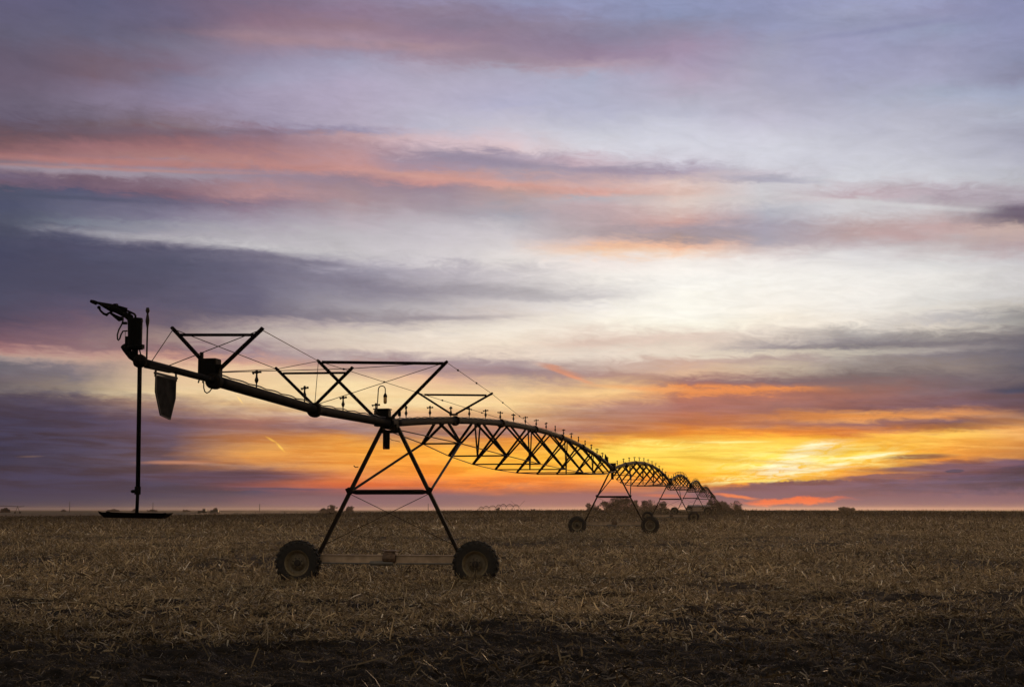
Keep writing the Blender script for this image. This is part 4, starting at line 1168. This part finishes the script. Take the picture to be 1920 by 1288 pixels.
def bare_tree(label, px, base_y, top_y, half_px, Y, seed, group, name='bare_tree', multi=1, dens=1.0, squat=False):
    rnd = random.Random(seed)
    top = wpx(px, top_y, Y); x0 = top.x
    g0 = gz(x0, Y)
    H = top.z - g0
    hw = half_px * Y / FPX
    root = empty(name, (x0, Y, g0), label, 'bush' if squat else 'tree', group)
    tr, cr = MB(), MB()
    wmin = .085 * Y / 600
    LV = 6 if half_px > 8.5 else 5
    def grow(p, d, ln, r, lev):
        q = p + d * ln
        mid = p.lerp(q, .5) + Vector((rnd.uniform(-1, 1), rnd.uniform(-1, 1), rnd.uniform(-.3, .5))) * ln * .08
        (tr if lev < 2 else cr).tube([p, mid, q], [r, r * .85, r * .65], 4 if lev < 3 else 3, False)
        if lev >= LV or ln < .12: return
        n = rnd.choice((2, 3, 3)) if lev < 4 else rnd.choice((3, 4, 4))
        n = max(2, int(n * dens + rnd.random() * .5))
        for _ in range(n):
            ax = Vector((rnd.gauss(0, 1), rnd.gauss(0, 1), rnd.gauss(0, .45)))
            nd = (d * .8 + ax.normalized() * rnd.uniform(.35, .85) + Vector((0, 0, .12))).normalized()
            st = q if rnd.random() < .6 else mid.lerp(q, rnd.random())
            grow(st, nd, ln * rnd.uniform(.58, .82), max(r * .6, wmin * .5), lev + 1)
    for k in range(multi):
        off = Vector((rnd.uniform(-.75, .75) * hw if multi > 1 else 0, rnd.uniform(-1, 1) * hw * .5 if multi > 1 else 0, 0))
        hk = H * (rnd.uniform(.72, 1.0) if k else 1.0) * (1 - .35 * abs(off.x) / max(hw, .1))
        sway = Vector((rnd.gauss(0, .12), rnd.gauss(0, .12), 1)).normalized()
        grow(off, sway, hk * (.24 if squat else .30), max(hk * .022, wmin), 0)
    # rescale to the height and width wanted
    allv = tr.v + cr.v
    mz = max(v[2] for v in allv); mx = sorted(abs(v[0]) for v in allv)[int(len(allv) * .985)]
    sx, sz = hw / max(mx, .1), H / mz
    tr.v = [(v[0] * sx, v[1] * sx, v[2] * sz) for v in tr.v]; cr.v = [(v[0] * sx, v[1] * sx, v[2] * sz) for v in cr.v]
    # fine twigs filling a ragged dome down to the undergrowth
    lobes = [(rnd.uniform(-.7, .7) * hw, rnd.uniform(-.5, .5) * hw, rnd.uniform(.62, 1.0)) for _ in range(3 + 2 * multi)]
    lobes.append((0, 0, 1.0))
    nt_ = int((900 if LV == 6 else 350) * (1 + .35 * multi) * dens)
    for _ in range(nt_):
        lx, ly, lh = rnd.choice(lobes)
        lw = hw * rnd.uniform(.25, .5)
        a, e = rnd.uniform(0, 2 * math.pi), math.acos(rnd.uniform(-.35, 1))
        q = rnd.random() ** .45
        d = Vector((math.sin(e) * math.cos(a), math.sin(e) * math.sin(a), math.cos(e)))
        taper = 1 - .45 * min(1, abs(lx) / hw)
        hz = H * lh * taper
        p = Vector((lx + d.x * lw * q, ly + d.y * lw * q, hz * (.52 + .46 * d.z * q)))
        if abs(p.x) > hw * 1.05 or p.z < 0: continue
        t_ = (d + Vector((rnd.gauss(0, .45), rnd.gauss(0, .45), rnd.gauss(.35, .4)))).normalized()
        ln = H * rnd.uniform(.05, .13) * (1.25 - .5 * q)
        e0 = p + t_ * ln
        if e0.z > H: continue
        cr.tube([p - t_ * ln * .5, p + t_ * ln * .1 + Vector((rnd.gauss(0, .04), 0, rnd.gauss(0, .04))) * ln, e0], [wmin * .42, wmin * .36, wmin * .2], 3, False)
    for _ in range(nt_ // 3):                      # undergrowth at the foot
        p = Vector((rnd.uniform(-1, 1) * hw, rnd.uniform(-.5, .5) * hw, 0))
        hz = H * rnd.uniform(.2, .45) * (1 - .5 * (p.x / hw) ** 2)
        q = p + Vector((rnd.gauss(0, .15), rnd.gauss(0, .15), 1)) * hz
        cr.tube([p, p.lerp(q, .5) + Vector((rnd.gauss(0, .05), 0, 0)) * hz, q], [wmin * .5, wmin * .45, wmin * .25], 3, False)
    tr.build('trunk', M['bark'], root); cr.build('crown', M['twig'], root)
    return root

GT = 'bare trees along the far edge of the field'
YT = 620
bare_tree('low rounded bare tree at the left end of the clump behind the second tower', 1113, 958, 942, 14, YT, 3, GT, multi=3, dens=1.15, squat=True)
bare_tree('tallest broad bare tree seen through the legs of the second tower', 1160, 958, 928, 37, YT + 10, 5, GT, multi=5, dens=1.2)
bare_tree('small bare tree just right of the second tower legs', 1191, 958, 936, 16, YT + 25, 8, GT, multi=2, dens=1.1)
bare_tree('wide bare tree between the second and third towers', 1221, 958, 936, 28, YT + 5, 9, GT, multi=4, dens=1.2)
bare_tree('thin low bare tree at the right end of the clump, behind the third tower', 1244, 958, 940, 15, YT - 10, 12, GT, multi=2, dens=1.0)
bare_tree('dense bare tree under the falling end of the far span', 1344, 958, 934, 22, YT, 14, GT, multi=5, dens=1.25)
bare_tree('rounded bare tree filling the gap right of the falling span', 1357, 958, 937.5, 15, YT + 6, 44, GT, multi=4, dens=1.2)
bare_tree('low bare tree between the dense tree and the spindly tree at right', 1366, 958, 944, 18, YT + 10, 15, GT, multi=3, dens=1.2, squat=True)
bare_tree('spindly upright bare tree at the far right of the clump past the shed', 1379, 958, 938, 14, YT - 15, 17, GT, multi=2, dens=.9)
bare_tree('airy round bare tree seen left of the near tower leg', 623, 958, 945.5, 10, 900, 21, GT, multi=1, dens=1.1)
bare_tree('low bare tree touching the left side of the airy round tree', 607, 958, 951, 9, 905, 22, GT, multi=2, dens=1.1, squat=True)
bare_tree('small bare tree seen just right of the near tower leg', 653, 958, 947.5, 10, 895, 23, GT, multi=2, dens=1.0)
bare_tree('dark hump of bushes alone on the right horizon', 1589, 958, 949, 17, 800, 31, 'far bushes on the horizon', 'bush', 7, 1.4, True)
bare_tree('bush beside the far tractor under the end of its dust', 403, 958, 951.3, 5, 1400, 33, 'far bushes on the horizon', 'bush', 3, 1.3, True)
bare_tree('broad low bush on the horizon left of the drop pipe', 213, 958, 953.6, 11, 1500, 34, 'far bushes on the horizon', 'bush', 5, 1.4, True)
bare_tree('bush half hidden behind the drop pipe', 253, 958, 952.8, 6, 1500, 35, 'far bushes on the horizon', 'bush', 3, 1.4, True)
bare_tree('low bush around the foot of the pole right of the drop pipe', 286, 958, 954.4, 9, 1500, 36, 'far bushes on the horizon', 'bush', 4, 1.4, True)
bare_tree('dark bush under the boom of the machine at the left edge', 10, 958, 951, 9, 1100, 37, 'far bushes on the horizon', 'bush', 4, 1.4, True)
bare_tree('tiny bush just left of the leftmost pole', 119, 958, 954.2, 5, 1500, 38, 'far bushes on the horizon', 'bush', 3, 1.3, True)
bare_tree('tiny bush on the horizon left of the tractor', 350, 958, 954.8, 7, 1500, 39, 'far bushes on the horizon', 'bush', 3, 1.3, True)
bare_tree('small bush right of the far arched machine', 1001, 957, 953.5, 5, 700, 40, 'far bushes on the horizon', 'bush', 3, 1.3, True)
bare_tree('small bush among the wheels of the far arched machine', 934, 957, 950.5, 4, 905, 41, 'far bushes on the horizon', 'bush', 2, 1.3, True)

def pole(px, ytop, Y, label):
    t = wpx(px, ytop, Y); g = gz(t.x, Y); h = t.z - g
    root = empty('utility_pole', (t.x, Y, g), label, 'utility pole', 'utility poles on the horizon')
    m = MB(); m.tube([(0, 0, 0), (0, 0, h)], [.17 * Y / 700, .12 * Y / 700], 8); m.build('post', M['pole'], root)
    m = MB(); m.box((0, 0, h * .93), (h * .07, .12, .12)); m.build('cross_arm', M['pole'], root)
pole(131, 940, 1150, 'thin pole farthest left on the horizon, right of the left machine')
pole(287, 941.5, 1150, 'thin pole on the horizon between the drop pipe and the tractor')
pole(487, 944.5, 1150, 'thin pole on the horizon midway from the tractor to the bare trees')
pole(803, 943.5, 1150, 'thin pole framed by the right leg of the near tower')

# pale shed
def shed():
    Y = 470
    a, b = wpx(1292, 952, Y), wpx(1330, 952, Y)
    top = wpx(1292, 947, Y).z; eave = wpx(1292, 949.6, Y).z
    x0 = a.x; w = b.x - a.x
    g = gz(x0 + w / 2, Y)
    root = empty('shed', (x0 + w / 2, Y, g), 'pale low shed with dark roof behind the far tower wheels', 'shed')
    he = eave - g; ht = top - g; d = 6
    m = MB(); m.box((0, 0, he / 2), (w, d, he)); m.build('wall', M['shedwall'], root)
    m = MB()
    vs = [(-w / 2 - .3, -d / 2 - .3, he), (w / 2 + .3, -d / 2 - .3, he), (w / 2 + .3, 0, ht), (-w / 2 - .3, 0, ht), (-w / 2 - .3, d / 2 + .3, he), (w / 2 + .3, d / 2 + .3, he)]
    vs += [(x_, y_, z_ + .15) for x_, y_, z_ in vs]
    m.add(vs, [(0, 1, 2, 3), (3, 2, 5, 4), (6, 7, 8, 9), (9, 8, 11, 10), (0, 1, 7, 6), (4, 5, 11, 10), (0, 3, 9, 6), (3, 4, 10, 9), (1, 2, 8, 7), (2, 5, 11, 8)])
    m.build('roof', M['roof'], root)
    m = MB(); m.box((w * .1, -d / 2 - .03, he * .4), (2.6, .06, he * .75)); m.build('door', M['roof'], root)
shed()

# far arched irrigation machine
def far_machine():
    Y = 930
    jx = [884, 897.5, 906, 917, 930, 938.5, 949.5, 962.5, 973]
    jy = [954.5, 954.0, 952.2, 951.4, 951.0, 948.0, 948.6, 948.8, 949.6]
    J = [wpx(x_, y_, Y) for x_, y_ in zip(jx, jy)]
    c = wpx(934, 957, Y); g = gz(c.x, Y)
    o = Vector((c.x, Y, g))
    root = empty('irrigation_machine', o, 'distant irrigation machine of several small arches in the middle of the horizon', 'irrigation machine', 'far irrigation machines')
    J = [j - o for j in J]
    for i in range(1, len(J) - 1):
        a, b = J[i], J[i + 1]
        rise = 3.3 * FPX / Y * 0 + 1.2
        m = MB()
        arch = [a.lerp(b, t) + Vector((0, 0, rise * 4 * t * (1 - t))) for t in np.linspace(0, 1, 11)]
        m.tube(arch, .17, 5)
        sag = [a.lerp(b, t) + Vector((0, 0, -.25 + .35 * 4 * t * (1 - t) - .3 * 4 * t * (1 - t))) for t in np.linspace(0, 1, 11)]
        m.tube(sag, .07, 4)
        for t in range(1, 10):
            m.bar(arch[t], sag[min(10, t + 1)], .09)
        m.build('arched_pipe', M['far_steel'], root)
    for i in range(1, len(J)):
        j = J[i]
        m = MB()
        sp_ = 1.6
        m.bar(j, (j.x - sp_, 0, .4), .16); m.bar(j, (j.x + sp_, 0, .4), .16); m.bar((j.x - sp_, 0, .55), (j.x + sp_, 0, .55), .18)
        for k in (-1, 1): m.lathe([(.35, -.14), (.55, -.1), (.55, .1), (.35, .14)], 'y', (j.x + k * sp_, 0, .5), 12)
        m.build('tower', M['far_steel'], root)
    m = MB()
    a = wpx(973, 949.6, Y) - o
    m.bar(a, wpx(984, 938, Y) - o, .15); m.bar(a + Vector((-1.8, 0, .6)), wpx(957.5, 938.3, Y) - o, .12)
    m.build('cable_mast', M['far_steel'], root)
far_machine()

def left_machine():
    Y = 900
    c = wpx(33, 958, Y); g = gz(c.x, Y); o = Vector((c.x, Y, g))
    root = empty('irrigation_machine', o, 'distant irrigation machine cut by the left edge, with straight boom and end gun', 'irrigation machine', 'far irrigation machines')
    m = MB(); pts = [wpx(x_, y_, Y) - o for x_, y_ in ((-40, 949.4), (0, 948.2), (20, 948.6), (33, 949.6), (42, 949.3), (45, 948.4))]
    m.tube(pts, .17, 6); m.build('boom_pipe', M['far_steel'], root)
    m = MB(); m.tube([wpx(45, 948.6, Y) - o, wpx(45, 946.6, Y) - o], .13, 5); m.build('end_gun', M['far_steel'], root)
    j = pts[3]
    m = MB()
    for k in (-1, 1):
        m.bar(j, (k * .8, k * 2.2, .4), .2); m.lathe([(.4, -.15), (.62, -.1), (.62, .1), (.4, .15)], 'y', (k * .8, k * 2.2, .6), 12)
    m.bar((-.8, -2.2, .6), (.8, 2.2, .6), .22); m.tube([j - Vector((0, 0, .5)), j + Vector((0, 0, .7))], .16, 6)
    m.build('tower', M['far_steel'], root)
    m = MB(); m.bar(pts[3] + Vector((0, 0, -.9)), pts[4], .09); m.bar(pts[3] + Vector((0, 0, -1.0)), pts[1] + Vector((0, 0, -1.2)), .08); m.build('truss_rod', M['far_steel'], root)
left_machine()

# tractor raising dust
def tractor():
    Y = 760
    c = wpx(385, 962, Y); g = gz(c.x, Y)
    root = empty('tractor', (c.x, Y, g), 'dark tractor pulling a long implement ahead of a dust trail', 'tractor')
    px = Y / FPX
    m = MB(); m.cbox((-2.6, 0, 1.5), (2.6, 1.1, 1.0), .1); m.cbox((-.6, 0, 1.9), (1.6, 1.5, 1.8), .1); m.build('body', M['tractor'], root)
    m = MB(); m.box((-.6, 0, 3.0), (1.9, 1.7, .16)); m.build('cab_roof', M['tractor'], root)
    for x_, r_ in ((-3.2, .65), (-.4, .95)):
        for k in (-1, 1):
            m = MB(); m.lathe([(r_ * .6, -.2), (r_, -.16), (r_, .16), (r_ * .6, .2)], 'y', (x_, k * .95, r_), 16); m.build('wheel', M['tyre'], root)
    im = empty('tillage_implement', (c.x + 4.6, Y, g), 'long dark tillage implement hitched behind the far tractor', 'implement')
    m = MB(); m.box((0, 0, 1.0), (6.6, 2.8, .28)); m.box((.3, 0, 1.7), (4.0, 2.2, 1.2)); m.bar((-5.0, 0, .9), (-3, 0, 1.0), .25)
    m.build('frame', M['tractor'], im)
    for i in range(9):
        m = MB(); m.lathe([(.1, -1.3), (.42, -1.28), (.42, 1.28), (.1, 1.3)], 'y', (-2.8 + i * .7, 0, .42), 10); m.build('disc_gang', M['tyre'], im)
    m = MB(); m.box((3.34, -.4, 1.6), (.08, .9, 1.5)); m.build('rear_panel', M['shedwall'], im)
tractor()

def dust():
    Y0 = 742
    a, b = wpx(352, 966, Y0), wpx(640, 966, Y0)
    m = bpy.data.materials.new('dust_in_air'); m.use_nodes = True
    nt = m.node_tree; N, L = nt.nodes, nt.links
    for n in list(N): N.remove(n)
    out = N.new('ShaderNodeOutputMaterial'); pv = N.new('ShaderNodeVolumePrincipled')
    pv.inputs['Color'].default_value = (.85, .66, .5, 1)
    tc = N.new('ShaderNodeTexCoord'); sp = N.new('ShaderNodeSeparateXYZ'); L.new(tc.outputs['Generated'], sp.inputs[0])
    nz = N.new('ShaderNodeTexNoise'); nz.inputs['Scale'].default_value = 9; nz.inputs['Detail'].default_value = 5
    mp = N.new('ShaderNodeMapping'); mp.inputs['Scale'].default_value = (1, .3, .3); L.new(tc.outputs['Generated'], mp.inputs[0]); L.new(mp.outputs[0], nz.inputs['Vector'])
    r1 = N.new('ShaderNodeMapRange'); L.new(nz.outputs['Fac'], r1.inputs[0]); r1.inputs[1].default_value = .35; r1.inputs[2].default_value = .75
    r2 = N.new('ShaderNodeMapRange'); L.new(sp.outputs[0], r2.inputs[0]); r2.inputs[1].default_value = 1.0; r2.inputs[2].default_value = .12
    r3 = N.new('ShaderNodeMapRange'); L.new(sp.outputs[2], r3.inputs[0]); r3.inputs[1].default_value = 1.0; r3.inputs[2].default_value = .1
    def mul(a_, b_):
        n = N.new('ShaderNodeMath'); n.operation = 'MULTIPLY'
        L.new(a_, n.inputs[0])
        if isinstance(b_, float): n.inputs[1].default_value = b_
        else: L.new(b_, n.inputs[1])
        return n.outputs[0]
    L.new(mul(mul(mul(r1.outputs[0], r2.outputs[0]), r3.outputs[0]), .22), pv.inputs['Density'])
    L.new(pv.outputs[0], out.inputs['Volume'])
    n = 20; vs, fs = [], []
    ln = b.x - a.x
    for i in range(n + 1):
        t = i / n
        h = .3 + 3.4 * min(1, t * 2.2) * (1 - .35 * t); w = 2 + 8 * t
        for k in range(10):
            q = k * 2 * math.pi / 10
            vs.append((a.x + ln * t, Y0 + w * math.cos(q), gz(a.x, Y0) - .1 + h * max(0, .5 + .62 * math.sin(q) + .0)))
    for i in range(n):
        for k in range(10):
            j = (k + 1) % 10
            fs.append((i * 10 + k, i * 10 + j, (i + 1) * 10 + j, (i + 1) * 10 + k))
    fs.append(tuple(range(9, -1, -1))); fs.append(tuple(n * 10 + k for k in range(10)))
    mb = MB(); mb.add(vs, fs)
    o = mb.build('dust_cloud', m)
    tag(o, 'pale dust trail spreading low to the right of the tractor', 'dust', kind='stuff')
dust()

# ------------------------------------------------------------------ haze
def haze():
    m = bpy.data.materials.new('evening_haze'); m.use_nodes = True
    nt = m.node_tree; N, L = nt.nodes, nt.links
    for n in list(N): N.remove(n)
    out = N.new('ShaderNodeOutputMaterial'); pv = N.new('ShaderNodeVolumePrincipled')
    pv.inputs['Color'].default_value = (.95, .78, .62, 1)
    pv.inputs['Density'].default_value = HAZE
    pv.inputs['Anisotropy'].default_value = .7
    L.new(pv.outputs[0], out.inputs['Volume'])
    mb = MB(); mb.box((0, 0, 2.5), (16400, 16400, 17))
    o = mb.build('haze', m)
    tag(o, kind='stuff')
HAZE = .00006
if HAZE: haze()

# ------------------------------------------------------------------ render settings
vs_ = SC.view_settings
SC.display_settings.display_device = 'sRGB'
vs_.view_transform = 'Standard'; vs_.look = 'None'; vs_.exposure = 0; vs_.gamma = 1
SC.cycles.use_denoising = True
SC.cycles.max_bounces = 6
SC.cycles.volume_bounces = 0
